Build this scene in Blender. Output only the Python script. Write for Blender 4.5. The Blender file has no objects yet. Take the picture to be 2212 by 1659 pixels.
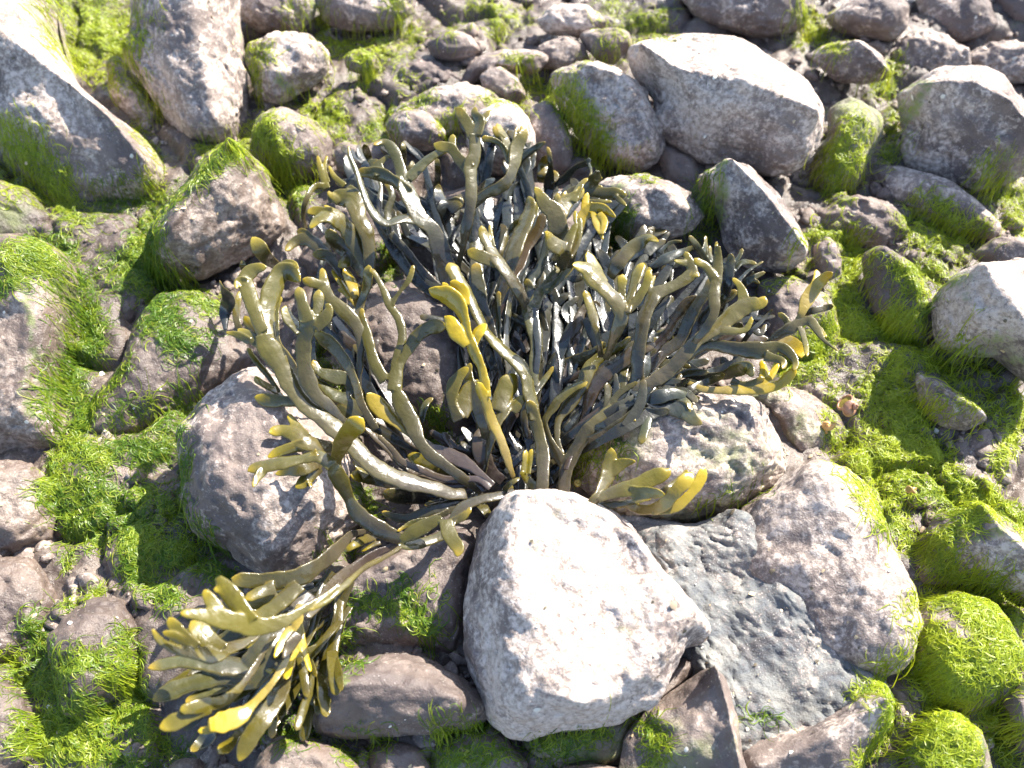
import bpy, math, random
import numpy as np
from mathutils import Vector, Matrix
from mathutils.kdtree import KDTree

S = bpy.context.scene
C = S.collection
random.seed(7)
rng = np.random.default_rng(7)

# ------------------------------------------------------------------ camera
PITCH = math.radians(60)                       # degrees below the horizon
CAM_H = 0.66
HFOV = math.radians(56)
cam_data = bpy.data.cameras.new('camera')
cam = bpy.data.objects.new('camera', cam_data)
C.objects.link(cam)
S.camera = cam
cam_data.sensor_width = 36
cam_data.lens = 18 / math.tan(HFOV / 2)
cam_data.clip_start = 0.01
cam_data.clip_end = 100
CAM = np.array([0.0, -CAM_H / math.tan(PITCH), CAM_H])
cam.location = CAM
cam.rotation_euler = (math.pi / 2 - PITCH, 0, 0)
cam_data.dof.use_dof = True
cam_data.dof.focus_distance = 0.66
cam_data.dof.aperture_fstop = 6.3

# ------------------------------------------------------------------ world, sun, exposure
SUN_EL = math.radians(41)
SUN_AZ = math.radians(46)                      # from +X towards +Y
to_sun = Vector((math.cos(SUN_EL) * math.cos(SUN_AZ), math.cos(SUN_EL) * math.sin(SUN_AZ), math.sin(SUN_EL)))
W = bpy.data.worlds.new('World')
S.world = W
W.use_nodes = True
wn = W.node_tree
bg = wn.nodes['Background']
sky = wn.nodes.new('ShaderNodeTexSky')
sky.sky_type = 'NISHITA'
sky.sun_disc = False
sky.sun_elevation = SUN_EL
sky.sun_rotation = math.pi / 2 - SUN_AZ
wn.links.new(sky.outputs[0], bg.inputs[0])
bg.inputs[1].default_value = 0.118
sun_d = bpy.data.lights.new('sun', 'SUN')
sun_d.energy = 5.0
sun_d.angle = math.radians(0.5)
sun_d.color = (1.0, 0.94, 0.84)
sun = bpy.data.objects.new('sun', sun_d)
C.objects.link(sun)
sun.rotation_euler = to_sun.to_track_quat('Z', 'Y').to_euler()
S.view_settings.view_transform = 'Standard'
S.view_settings.look = 'None'
S.view_settings.exposure = 1.76
S.view_settings.gamma = 1
S.render.engine = 'CYCLES'

# ------------------------------------------------------------------ geometry helpers
FWD = np.array([0, math.cos(PITCH), -math.sin(PITCH)])
UPV = np.array([0, math.sin(PITCH), math.cos(PITCH)])
RGT = np.array([1.0, 0, 0])
FPX = 1106 / math.tan(HFOV / 2)                # focal length in units of a 2212 px wide picture

def ray(x, y):
    x = np.asarray(x, float); y = np.asarray(y, float)
    d = FWD + ((x - 1106) / FPX)[..., None] * RGT - ((y - 829.5) / FPX)[..., None] * UPV
    return d

def at(x, y, z=0.0):
    """world point on the height z that stands at the given place"""
    d = ray(x, y)
    k = (np.asarray(z, float) - CAM[2]) / d[..., 2]
    return CAM + d * k[..., None]

def tag(o, label=None, cat=None, group=None, kind=None):
    if label: o['label'] = label
    if cat: o['category'] = cat
    if group: o['group'] = group
    if kind: o['kind'] = kind

def make_mesh(name, verts, faces, smooth=True, attrs=None):
    verts = np.ascontiguousarray(verts, np.float32)
    faces = np.ascontiguousarray(faces, np.int32)
    me = bpy.data.meshes.new(name)
    me.vertices.add(len(verts)); me.vertices.foreach_set('co', verts.ravel())
    n, k = faces.shape
    me.loops.add(n * k); me.loops.foreach_set('vertex_index', faces.ravel())
    me.polygons.add(n)
    me.polygons.foreach_set('loop_start', np.arange(0, n * k, k, dtype=np.int32))
    me.update(calc_edges=True)
    if smooth: me.polygons.foreach_set('use_smooth', np.ones(n, bool))
    for a, v in (attrs or {}).items():
        v = np.ascontiguousarray(v, np.float32)
        if v.ndim == 2:
            if v.shape[1] == 3: v = np.hstack([v, np.ones((len(v), 1), np.float32)])
            at_ = me.attributes.new(a, 'FLOAT_COLOR', 'POINT'); at_.data.foreach_set('color', np.ascontiguousarray(v, np.float32).ravel())
        else:
            at_ = me.attributes.new(a, 'FLOAT', 'POINT'); at_.data.foreach_set('value', v)
    me.validate()
    return me

def link(name, me, mat, parent=None):
    o = bpy.data.objects.new(name, me)
    C.objects.link(o)
    if mat and not me.materials: me.materials.append(mat)
    if parent: o.parent = parent
    return o

# gradient noise in numpy
_perm = rng.permutation(256)
_perm = np.concatenate([_perm, _perm, _perm])
_grad = rng.normal(size=(256, 3)); _grad /= np.linalg.norm(_grad, axis=1)[:, None]

def noise(p):
    i = np.floor(p).astype(np.int64); f = p - i
    i &= 255
    u = f * f * f * (f * (f * 6 - 15) + 10)
    out = 0
    for dx in (0, 1):
        wx = u[:, 0] if dx else 1 - u[:, 0]
        for dy in (0, 1):
            wy = u[:, 1] if dy else 1 - u[:, 1]
            for dz in (0, 1):
                wz = u[:, 2] if dz else 1 - u[:, 2]
                h = _perm[_perm[_perm[(i[:, 0] + dx) & 255] + ((i[:, 1] + dy) & 255)] + ((i[:, 2] + dz) & 255)]
                g = _grad[h]
                d = g[:, 0] * (f[:, 0] - dx) + g[:, 1] * (f[:, 1] - dy) + g[:, 2] * (f[:, 2] - dz)
                out = out + wx * wy * wz * d
    return out * 1.6

def fbm(p, oct=4, gain=0.5, ridge=False):
    a = 1.0; s = 0; q = p.copy()
    for k in range(oct):
        v = noise(q + 17.3 * k)
        s = s + a * ((0.35 - np.abs(v)) * 1.6 if ridge else v)
        q = q * 2.03; a *= gain
    return s

def closed_spline(P, n):
    """evenly resampled closed Catmull-Rom curve"""
    P = np.asarray(P, float); m = len(P)
    t = np.linspace(0, 1, 12, endpoint=False)[:, None]
    out = []
    for i in range(m):
        a, b, c, d = P[i - 1], P[i], P[(i + 1) % m], P[(i + 2) % m]
        out.append(0.5 * ((2 * b) + (c - a) * t + (2 * a - 5 * b + 4 * c - d) * t * t + (3 * b - a - 3 * c + d) * t ** 3))
    Q = np.vstack(out)
    Q = np.vstack([Q, Q[:1]])
    L = np.r_[0, np.cumsum(np.linalg.norm(np.diff(Q, axis=0), axis=1))]
    s = np.linspace(0, L[-1], n, endpoint=False)
    return np.stack([np.interp(s, L, Q[:, k]) for k in range(Q.shape[1])], 1)

def open_spline(P, step=None, n=None):
    P = np.asarray(P, float)
    if len(P) == 2: P = np.vstack([P[0], (P[0] + P[1]) / 2, P[1]])
    m = len(P); out = []
    t = np.linspace(0, 1, 10, endpoint=False)[:, None]
    E = np.vstack([2 * P[0] - P[1], P, 2 * P[-1] - P[-2]])
    for i in range(1, m):
        a, b, c, d = E[i - 1], E[i], E[i + 1], E[i + 2]
        out.append(0.5 * ((2 * b) + (c - a) * t + (2 * a - 5 * b + 4 * c - d) * t * t + (3 * b - a - 3 * c + d) * t ** 3))
    Q = np.vstack(out + [P[-1:]])
    L = np.r_[0, np.cumsum(np.linalg.norm(np.diff(Q[:, :2 if Q.shape[1] < 4 else 3], axis=0), axis=1))]
    if n is None: n = max(4, int(L[-1] / step) + 1)
    s = np.linspace(0, L[-1], n)
    return np.stack([np.interp(s, L, Q[:, k]) for k in range(Q.shape[1])], 1)

def seg_dist(P, A, closed=True):
    """distance of points P (n,2) to polyline A"""
    B = np.roll(A, -1, 0) if closed else A[1:]
    A_ = A if closed else A[:-1]
    d = np.full(len(P), 1e9)
    for a, b in zip(A_, B):
        ab = b - a; l = (ab ** 2).sum() + 1e-12
        t = np.clip(((P - a) @ ab) / l, 0, 1)
        q = P - a - t[:, None] * ab
        d = np.minimum(d, (q ** 2).sum(1))
    return np.sqrt(d)

def inside(P, A):
    B = np.roll(A, -1, 0); c = np.zeros(len(P), bool)
    for a, b in zip(A, B):
        cond = ((a[1] > P[:, 1]) != (b[1] > P[:, 1]))
        xs = (b[0] - a[0]) * (P[:, 1] - a[1]) / (b[1] - a[1] + 1e-12) + a[0]
        c ^= cond & (P[:, 0] < xs)
    return c

def pts(s):
    v = [float(t) for t in s.replace(';', ' ').replace(',', ' ').split()]
    return v

# ------------------------------------------------------------------ node helpers
class N:
    def __init__(s, name):
        s.m = bpy.data.materials.new(name); s.m.use_nodes = True
        s.t = s.m.node_tree; s.b = s.t.nodes['Principled BSDF']
    def n(s, kind, **kw):
        o = s.t.nodes.new('ShaderNode' + kind)
        for k, v in kw.items():
            if k in o.inputs: s.set(o.inputs[k], v)
            elif k.startswith('i') and k[1:].isdigit(): s.set(o.inputs[int(k[1:])], v)
            else: setattr(o, k, v)
        return o
    def set(s, inp, v):
        if isinstance(v, bpy.types.NodeSocket): s.t.links.new(v, inp)
        elif hasattr(v, 'outputs'): s.t.links.new(v.outputs[0], inp)
        else: inp.default_value = v
    def noise(s, vec, scale, detail=6, rough=0.55, dist=0.0):
        o = s.n('TexNoise'); s.set(o.inputs['Vector'], vec)
        o.inputs['Scale'].default_value = scale; o.inputs['Detail'].default_value = detail
        o.inputs['Roughness'].default_value = rough; o.inputs['Distortion'].default_value = dist
        return o.outputs[0]
    def ramp(s, fac, a, b, ca=0.0, cb=1.0):
        o = s.n('MapRange'); s.set(o.inputs[0], fac)
        o.inputs[1].default_value = a; o.inputs[2].default_value = b
        o.inputs[3].default_value = ca; o.inputs[4].default_value = cb
        return o.outputs[0]
    def mix(s, fac, a, b, mode='MIX'):
        o = s.n('MixRGB', blend_type=mode); s.set(o.inputs[0], fac)
        for i, v in ((1, a), (2, b)):
            if isinstance(v, tuple): o.inputs[i].default_value = v + (1,) if len(v) == 3 else v
            else: s.set(o.inputs[i], v)
        return o.outputs[0]
    def math(s, op, a, b=0.0, clamp=False):
        o = s.n('Math', operation=op); o.use_clamp = clamp
        s.set(o.inputs[0], a); s.set(o.inputs[1], b)
        return o.outputs[0]
    def attr(s, name, kind='GEOMETRY', out='Fac'):
        o = s.n('Attribute'); o.attribute_type = kind; o.attribute_name = name
        return o.outputs[out]

def rock_material(name, ground=False):
    m = N(name)
    pos = m.n('NewGeometry').outputs['Position']
    if ground:
        pale = 0.22; green = 0.5; warm = 0.7; wet = 1.0; cracks = 0.1
    else:
        pale = m.attr('pale', 'OBJECT'); green = m.attr('green', 'OBJECT')
        warm = m.attr('warm', 'OBJECT'); wet = m.attr('wet', 'OBJECT'); cracks = m.attr('cracked', 'OBJECT')
    n1 = m.noise(pos, 14, 8, 0.62, 0.6)
    n2 = m.noise(pos, 55, 8, 0.65, 0.3)
    n3 = m.noise(pos, 240, 5, 0.7)
    n4 = m.noise(pos, 31, 7, 0.7, 1.0)
    base = m.mix(m.ramp(n1, 0.38, 0.62), (0.12, 0.093, 0.086), (0.27, 0.215, 0.185))
    warmc = m.mix(m.ramp(n4, 0.4, 0.6), (0.19, 0.135, 0.11), (0.27, 0.215, 0.175))
    base = m.mix(m.math('MULTIPLY', warm, m.ramp(n1, 0.3, 0.6)), base, warmc)
    greyc = m.mix(m.ramp(n2, 0.4, 0.6), (0.10, 0.108, 0.115), (0.23, 0.225, 0.205))
    base = m.mix(m.math('MULTIPLY', cracks, 1.9, True), base, greyc)
    # pale weathered crust, broken up
    brown = m.math('MULTIPLY', m.ramp(m.math('ADD', m.math('MULTIPLY', n4, 0.6), m.math('MULTIPLY', n3, 0.4)), 0.50, 0.56), m.math('SUBTRACT', 0.5, m.math('MULTIPLY', pale, 0.25)))
    base = m.mix(brown, base, (0.095, 0.066, 0.06))
    thr = m.math('SUBTRACT', 0.605, m.math('MULTIPLY', pale, 0.175))
    n0 = m.noise(pos, 6.5, 2, 0.5, 0.3)
    mixn = m.math('ADD', m.math('MULTIPLY', m.math('SUBTRACT', n0, 0.5), 0.22), m.math('ADD', m.math('MULTIPLY', n2, 0.34), m.math('ADD', m.math('MULTIPLY', n1, 0.34), m.math('MULTIPLY', n3, 0.32))))
    crust = m.math('MULTIPLY', m.math('SUBTRACT', mixn, thr), 12.0, True)
    base = m.mix(crust, base, m.mix(m.ramp(n3, 0.38, 0.62), (0.34, 0.27, 0.22), (0.60, 0.505, 0.44)))
    # dark specks and pits
    sp = m.ramp(m.noise(pos, 330, 4, 0.6), 0.60, 0.68)
    base = m.mix(m.math('MULTIPLY', sp, 0.55), base, (0.05, 0.042, 0.04))
    # pale mineral grains
    vg = m.n('TexVoronoi'); m.set(vg.inputs['Vector'], pos); vg.inputs['Scale'].default_value = 420
    gr = m.math('MULTIPLY', m.ramp(vg.outputs['Distance'], 0.28, 0.16), m.ramp(n4, 0.47, 0.6))
    base = m.mix(m.math('MULTIPLY', gr, 0.5), base, (0.6, 0.57, 0.52))
    # thin green film
    gthr = m.math('SUBTRACT', 0.74, m.math('MULTIPLY', green, 0.34))
    gm = m.math('MULTIPLY', m.math('SUBTRACT', m.math('ADD', m.math('MULTIPLY', m.noise(pos, 19, 7, 0.6, 0.4), 0.6), m.math('MULTIPLY', n2, 0.4)), gthr), 7.0, True)
    al = m.attr('algae')
    al2 = m.math('MULTIPLY', m.math('SUBTRACT', m.math('ADD', m.math('MULTIPLY', al, 0.62), m.math('ADD', m.math('MULTIPLY', n3, 1.1), m.math('MULTIPLY', n2, 0.9))), 1.42), 4.0, True)
    gm = m.math('MAXIMUM', m.math('MULTIPLY', gm, 0.6), m.math('MULTIPLY', al2, 0.8))
    base = m.mix(gm, base, m.mix(m.ramp(n2, 0.35, 0.65), (0.06, 0.10, 0.02), (0.17, 0.23, 0.035)))
    base = m.mix(wet, base, m.mix(1.0, base, (0.55, 0.52, 0.49), 'MULTIPLY'))  # darkens truly wet rock, and also carries the shade painted at left
    m.set(m.b.inputs['Base Color'], base)
    rgh = m.math('ADD', m.math('SUBTRACT', 0.78, m.math('MULTIPLY', wet, 0.42)), m.ramp(n2, 0.3, 0.7, -0.12, 0.12))
    m.set(m.b.inputs['Roughness'], rgh)
    b1 = m.n('Bump'); b1.inputs['Strength'].default_value = 0.8; b1.inputs['Distance'].default_value = 0.0026
    m.set(b1.inputs['Height'], m.math('ADD', m.math('ADD', m.math('MULTIPLY', n2, 0.8), m.math('MULTIPLY', n3, 0.55)), m.math('MULTIPLY', m.noise(pos, 800, 3, 0.6), 0.2)))
    m.set(m.b.inputs['Normal'], b1)
    return m.m

ROCK = rock_material('weathered_rock')
MUD = rock_material('wet_sediment', True)

def strand_material():
    m = N('green_filament')
    col = m.attr('col', out='Color')
    m.set(m.b.inputs['Base Color'], col)
    m.b.inputs['Roughness'].default_value = 0.42
    m.b.inputs['Specular IOR Level'].default_value = 0.45
    tr = m.n('BsdfTranslucent'); m.set(tr.inputs[0], m.mix(1.0, col, (1.6, 1.5, 0.8), 'MULTIPLY'))
    mx = m.n('MixShader'); mx.inputs[0].default_value = 0.42
    m.t.links.new(m.b.outputs[0], mx.inputs[1]); m.t.links.new(tr.outputs[0], mx.inputs[2])
    m.t.links.new(mx.outputs[0], m.t.nodes['Material Output'].inputs[0])
    return m.m
FILAMENT = strand_material()

def frond_material():
    m = N('wet_wrack')
    pos = m.n('NewGeometry').outputs['Position']
    col = m.attr('col', out='Color')
    n1 = m.noise(pos, 60, 5, 0.6, 0.5)
    n2 = m.noise(pos, 380, 4, 0.6)
    c = m.mix(m.ramp(n1, 0.35, 0.7, 0.0, 0.4), col, m.mix(1.0, col, (1.3, 1.22, 0.95), 'MULTIPLY'))
    c = m.mix(m.ramp(n1, 0.5, 0.28, 0.0, 0.55), c, m.mix(1.0, col, (0.55, 0.5, 0.5), 'MULTIPLY'))
    m.set(m.b.inputs['Base Color'], c)
    m.set(m.b.inputs['Roughness'], m.ramp(n1, 0.3, 0.7, 0.2, 0.36))
    m.b.inputs['Specular IOR Level'].default_value = 0.35
    m.b.inputs['Coat Weight'].default_value = 0.7
    m.b.inputs['Coat Roughness'].default_value = 0.07
    b = m.n('Bump'); b.inputs['Strength'].default_value = 0.5; b.inputs['Distance'].default_value = 0.0013
    m.set(b.inputs['Height'], m.math('ADD', m.noise(pos, 120, 3, 0.55, 0.4), m.math('MULTIPLY', n2, 0.12)))
    m.set(m.b.inputs['Normal'], b)
    m.set(m.b.inputs['Coat Normal'], b)
    tr = m.n('BsdfTranslucent'); m.set(tr.inputs[0], m.mix(1.0, col, (2.0, 1.55, 0.5), 'MULTIPLY'))
    mx = m.n('MixShader'); mx.inputs[0].default_value = 0.13
    m.t.links.new(m.b.outputs[0], mx.inputs[1]); m.t.links.new(tr.outputs[0], mx.inputs[2])
    m.t.links.new(mx.outputs[0], m.t.nodes['Material Output'].inputs[0])
    return m.m
WRACK = frond_material()

def plain(name, a, b, rough=0.35, scale=90):
    m = N(name)
    pos = m.n('NewGeometry').outputs['Position']
    n = m.noise(pos, scale, 6, 0.6, 0.5)
    m.set(m.b.inputs['Base Color'], m.mix(m.ramp(n, 0.38, 0.62), a, b))
    m.b.inputs['Roughness'].default_value = rough
    bp = m.n('Bump'); bp.inputs['Strength'].default_value = 0.4; bp.inputs['Distance'].default_value = 0.001
    m.set(bp.inputs['Height'], m.noise(pos, scale * 3, 4, 0.6)); m.set(m.b.inputs['Normal'], bp)
    return m.m

# ------------------------------------------------------------------ algae strokes (place, radius, amount, sparse)
ALGAE = [
 ('120,-10;200,30;285,40',60,1.0),('170,70;230,90;280,100',45,1.2),('120,95;190,135;250,160',26,.9),('150,120;200,165;260,190',14,.7),
 ('250,130;268,60',22,.9),('290,170;320,210;330,250',22,.6),
 ('10,270;40,330;70,400',35,.9),('60,300;110,380;150,440',38,.9),('110,400;130,450;190,480',32,.9),('200,450;260,440;330,420',26,.9),
 ('-10,370;30,420',26,.6),('290,270;330,320;345,345',12,.8),
 ('290,570;300,510;340,460;400,410;460,350;515,325',15,1.6),('300,600;310,540;345,490',18,1.3),('320,430;325,390;350,365',14,.6),
 ('430,330;470,315;510,320',22,1.1),('520,330;560,270;600,250',16,1.0),('570,270;590,330;620,380',28,1.4),('540,290;560,350',18,.8),
 ('600,370;640,400;670,410',26,1.2),('610,415;650,440',22,1.0),('640,350;690,360',10,.5),
 ('545,90;550,150;560,200',12,.9),('570,90;590,130',16,.5),('620,60;640,20',20,.5),('690,30;700,80;730,110',22,1.0),('740,100;800,110;850,110',34,1.2),('800,130;780,190',26,.8),
 ('620,200;670,220;720,250',18,1.0),('650,240;720,270;740,300',26,.8),('720,190;735,260',10,1.1),('790,290;830,250;890,225;930,210',12,1.1),('800,300;850,290',18,.8),
 ('850,20;880,60',24,.9),('900,60;880,120',20,.6),('950,280;980,260;990,240',14,.7),('860,160;900,190',24,.3),
 ('1020,0;1080,30;1130,30',30,.8),('1070,40;1080,90',18,.7),('1010,50;950,70',18,.5),('1100,120;1130,150;1160,190',20,.8),('1140,190;1190,200;1220,230',18,.8),('1180,180;1230,230;1250,260',22,.8),
 ('1040,215;1100,222;1150,240',10,.8),('1230,240;1270,290;1300,340',30,1.3),('1290,350;1340,360;1400,385',11,1.0),('1320,440;1340,500;1320,540',30,1.1),('1280,545;1330,560',12,.6),
 ('1340,30;1400,40;1440,20',24,.7),('1370,90;1400,70;1450,80',20,.8),('1290,50;1340,70',18,.5),('1240,140;1300,120;1340,135',10,.7),('1340,20;1300,-10',24,.6),
 ('1520,390;1530,450;1545,500',15,1.4),('1490,500;1530,520',14,.7),
 ('1735,20;1745,60;1800,90',26,1.0),('1760,80;1810,110',22,.9),('1740,100;1700,90',14,.4),
 ('1940,130;1920,170;1890,195',18,1.1),('1870,190;1920,200',16,.7),
 ('1850,250;1820,300;1810,370',28,.8),('1790,330;1800,400;1820,430',30,1.0),('1880,280;1860,340;1840,400',22,.6),('1930,230;1930,300;1915,350',22,1.0),
 ('1960,470;2010,520;2090,530',38,1.0),('2010,430;2060,490;2120,510',26,.9),('2120,380;2180,420;2230,450',42,.9),('2170,470;2220,490',28,.6),
 ('1730,520;1760,505;1820,510;1860,550',13,1.5),('1830,530;1850,590',26,1.2),('1760,560;1700,600;1660,620',14,.6),
 ('1930,580;1980,590;2040,590',24,1.3),('1960,600;2000,640',20,1.0),('1990,640;2005,680',12,1.1),
 ('1850,590;1830,650;1850,720',32,1.4),('1810,620;1820,680',22,1.0),('1790,700;1770,760;1740,800',36,1.4),('1740,730;1700,790;1700,830',18,.9),
 ('1840,730;1910,700;1970,730;2030,790',26,1.4),('1900,700;1960,690',24,.9),('1880,830;1920,880;1970,920',42,1.6),('1950,760;1930,850;2000,900',34,1.3),('2010,780;2060,820;2100,880',20,.9),
 ('2040,770;2080,760;2130,800',32,.9),('1800,830;1790,920;1800,960',16,.6),('1860,900;1880,930',10,.5),
 ('1820,960;1880,990;1960,1010',36,1.3),('1900,930;1970,960;2040,1000',32,1.3),('1850,1010;1900,1070;1940,1100',42,1.2),('1960,1040;2030,1060;2080,1100',42,1.2),('2010,960;2060,1030;2110,1080',14,1.6),
 ('1900,1110;1960,1170',30,.9),('2130,1080;2180,1110;2230,1130',14,1.6),('2190,830;2200,900;2170,980;2150,1010',14,1.6),('2130,850;2150,920',30,.6),('2110,1050;2160,1090',26,.9),
 ('1990,1190;2010,1170;2070,1150;2130,1110',14,1.2),('2000,1200;2040,1210;2050,1240',20,1.3),('2070,1090;2170,1100;2220,1160',18,1.2),('2020,1240;2100,1260;2212,1290',18,.9),('2100,1270;2170,1320;2220,1360',32,1.0),
 ('1980,1310;2010,1290;2080,1290',16,1.2),('1985,1370;2030,1390;2050,1450',24,1.6),('2080,1290;2120,1330;2150,1400',34,1.7),('2120,1310;2170,1380;2200,1440',28,1.5),('2060,1400;2100,1440;2110,1490',26,1.5),
 ('1985,1440;2030,1490;2070,1540',36,1.3),('2120,1430;2160,1460;2180,1480',22,1.2),('2000,1580;2060,1560;2090,1600',30,1.8),('1980,1620;2050,1640;2100,1660',32,1.3),('2130,1540;2160,1600;2180,1650',18,1.4),('2130,1540;2190,1560;2212,1590',12,1.0),
 ('1850,1500;1900,1480;1925,1540;1900,1600;1850,1650',11,1.4),('1900,1440;1940,1430',9,.8),('1930,1330;1970,1280',6,.5),
 ('80,525;130,525;165,560',16,1.5),('30,560;80,535;110,590',30,1.2),('-10,640;30,600;60,560',13,.9),('0,540;40,600',20,.8),
 ('170,590;200,680;190,760',30,1.2),('150,650;140,760;110,840;105,900',13,1.2),('200,720;170,800;140,850',32,1.3),('240,560;290,600',36,.8),('250,620;330,560;310,500',26,.9),('150,850;190,900;170,940',18,.9),('120,900;140,950',13,.6),
 ('300,520;350,590;420,620',24,1.4),('350,610;360,690;400,760',34,1.5),('400,610;450,670;480,650',20,1.0),('300,600;330,660;310,720',18,.8),('410,720;440,740;470,710',10,.6),
 ('280,770;240,840;190,880;170,930',8,1.0),('290,860;260,890;240,930',7,.7),('200,870;170,920;150,980',12,1.1),('330,850;300,940',8,.5),
 ('220,1000;160,960;120,1010;110,1080',22,1.5),('130,1070;170,1130;220,1160',36,1.4),('180,1040;240,1090;280,1120',36,1.5),('220,980;290,960;340,980',24,1.2),('300,1000;350,970;390,940',20,1.1),('330,930;400,890;420,860',18,1.0),
 ('290,1060;350,1080;380,1120',26,1.2),('400,990;390,1060;400,1110',14,1.0),('300,1120;280,1170;300,1230',30,1.5),('290,1150;350,1190;410,1190',32,1.6),('350,1200;430,1220;500,1250',20,1.0),('280,1230;330,1270;380,1300',26,1.2),('150,1140;145,1220',9,1.0),('430,1150;480,1190',12,.8),
 ('130,1310;170,1300;230,1270',9,.9),('60,1340;90,1400;100,1450',20,1.1),('20,1430;80,1480;140,1500',30,1.0),('110,1470;170,1430;230,1420',18,1.2),('240,1460;280,1490;300,1530',24,1.1),('170,1520;240,1550;300,1560',22,1.1),('60,1600;130,1600;220,1610',42,1.5),('90,1560;170,1570',24,1.2),('270,1370;290,1440;290,1500',13,1.0),('300,1540;330,1600;400,1630',16,.8),('230,1640;330,1650',18,.8),
 ('700,1270;740,1290;760,1320',15,.5),('780,1300;860,1320;930,1370',20,.8),('870,1260;885,1310;930,1360',14,.9),('930,1250;960,1300',12,.3),('680,1380;720,1390;760,1370',10,1.0),('690,1460;720,1440;780,1430',9,1.0),('620,1500;640,1560;620,1620',16,.5),('560,1570;620,1580;680,1590',12,.6),('730,1610;780,1640',20,.5),
 ('930,1575;990,1575;1040,1566',7,1.6),('1150,1605;1220,1595;1310,1580',15,.9),('1180,1630;1260,1625',12,.5),('1400,1560;1420,1610;1400,1650',26,.7),('940,1640;1010,1635;1090,1630',18,.8),('780,1580;850,1600',10,.4),
 ('680,760;720,820;790,860',16,1.0),('930,890;950,940;970,970',16,1.4),('1160,810;1190,850;1180,900',22,1.2),('1230,900;1270,940;1250,1000',26,.8),('1280,920;1330,960;1320,1010',26,.5),('780,1060;800,1100;810,1120',14,1.1),('1240,1020;1300,1000',10,.4),('850,520;840,600',24,.7),('1130,770;1100,800',16,.5),
 ('700,1220;730,1190;760,1200',10,.6),('1560,1080;1640,1070',7,.3),('1600,1560;1680,1550',6,.4),('1570,1090;1500,1080',9,.2)]
ALG = []
for s, r, dns in ALGAE:
    v = np.array(pts(s)).reshape(-1, 2)
    ALG.append((open_spline(v, step=10), r, dns))

ALG_C = []     # world centres of the algae tufts
for P, r, dns in ALG:
    for q in P[::max(1, int(r / 12))]:
        ALG_C.append(list(at(q[0], q[1], 0.02)) + [r * 0.00034, dns])
ALG_C = np.array(ALG_C)

def algae_amount(V):
    a = np.zeros(len(V))
    lo = V.min(0) - 0.05; hi = V.max(0) + 0.05
    for c in ALG_C:
        if c[0] < lo[0] or c[0] > hi[0] or c[1] < lo[1] or c[1] > hi[1]: continue
        d = ((V[:, :2] - c[:2]) ** 2).sum(1)
        # the tufts were placed at 2 cm height, follow the slope of the line of growth
        dz = V[:, 2] - c[2]
        d = (V[:, 0] - c[0] + 0.0) ** 2 + (V[:, 1] - c[1] + dz * 0.45) ** 2
        a = np.maximum(a, min(c[4], 1.0) * np.exp(-d / (2 * (c[3] * 0.9) ** 2)))
    return a

# ------------------------------------------------------------------ ground
def ground():
    xs = np.unique(np.concatenate([np.linspace(-0.75, 0.75, 520), np.linspace(-4, -0.76, 26), np.linspace(0.76, 4, 26)]))
    ys = np.unique(np.concatenate([np.linspace(-0.5, 0.8, 460), np.linspace(-4, -0.51, 26), np.linspace(0.81, 6, 34)]))
    X, Y = np.meshgrid(xs, ys)
    P = np.stack([X.ravel(), Y.ravel(), np.zeros(X.size)], 1)
    z = 0.014 * fbm(P * 7 + 3, 4) + 0.0035 * fbm(P * 38, 4, 0.6) - 0.003 * np.abs(noise(P * 110)) + 0.001 * fbm(P * 230, 3, 0.6) + 0.0015 * np.maximum(0, fbm(P * 90 + 9, 3, 0.6))
    def domes(cell, seed):
        g = np.random.default_rng(seed)
        jx = g.random((256, 256, 2)); hh = g.random((256, 256))
        q = P[:, :2] / cell + np.stack([noise(P * 22 + seed), noise(P * 22 + seed + 50)], 1) * 0.22
        b = np.floor(q).astype(int); d1 = np.full(len(P), 9.0); h1 = np.zeros(len(P)); d2 = d1.copy()
        for dx in (-1, 0, 1):
            for dy in (-1, 0, 1):
                c = b + [dx, dy]; k = c & 255
                s_ = c + jx[k[:, 0], k[:, 1]]
                d = np.linalg.norm(q - s_, axis=1)
                nearer = d < d1
                d2 = np.where(nearer, d1, np.minimum(d2, d)); h1 = np.where(nearer, hh[k[:, 0], k[:, 1]], h1); d1 = np.where(nearer, d, d1)
        e = np.clip((d2 - d1) * 3.6, 0, 1)
        return cell * (0.12 + 0.5 * h1) * np.sqrt(1 - (1 - e) ** 2)
    near = np.clip(2.2 - np.abs(P[:, 1]) - np.abs(P[:, 0]) * .3, 0, 1)
    z = z + (domes(0.105, 5) * 0.34 + domes(0.034, 9) * 0.22) * near
    P[:, 2] = z - 0.004
    nx = len(xs); ny = len(ys)
    i = np.arange(nx * ny).reshape(ny, nx)
    F = np.stack([i[:-1, :-1], i[:-1, 1:], i[1:, 1:], i[1:, :-1]], -1).reshape(-1, 4)
    me = make_mesh('ground', P, F, attrs={'algae': algae_amount(P) * 0.9})
    o = link('ground', me, MUD)
    tag(o, kind='structure')
ground()

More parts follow.
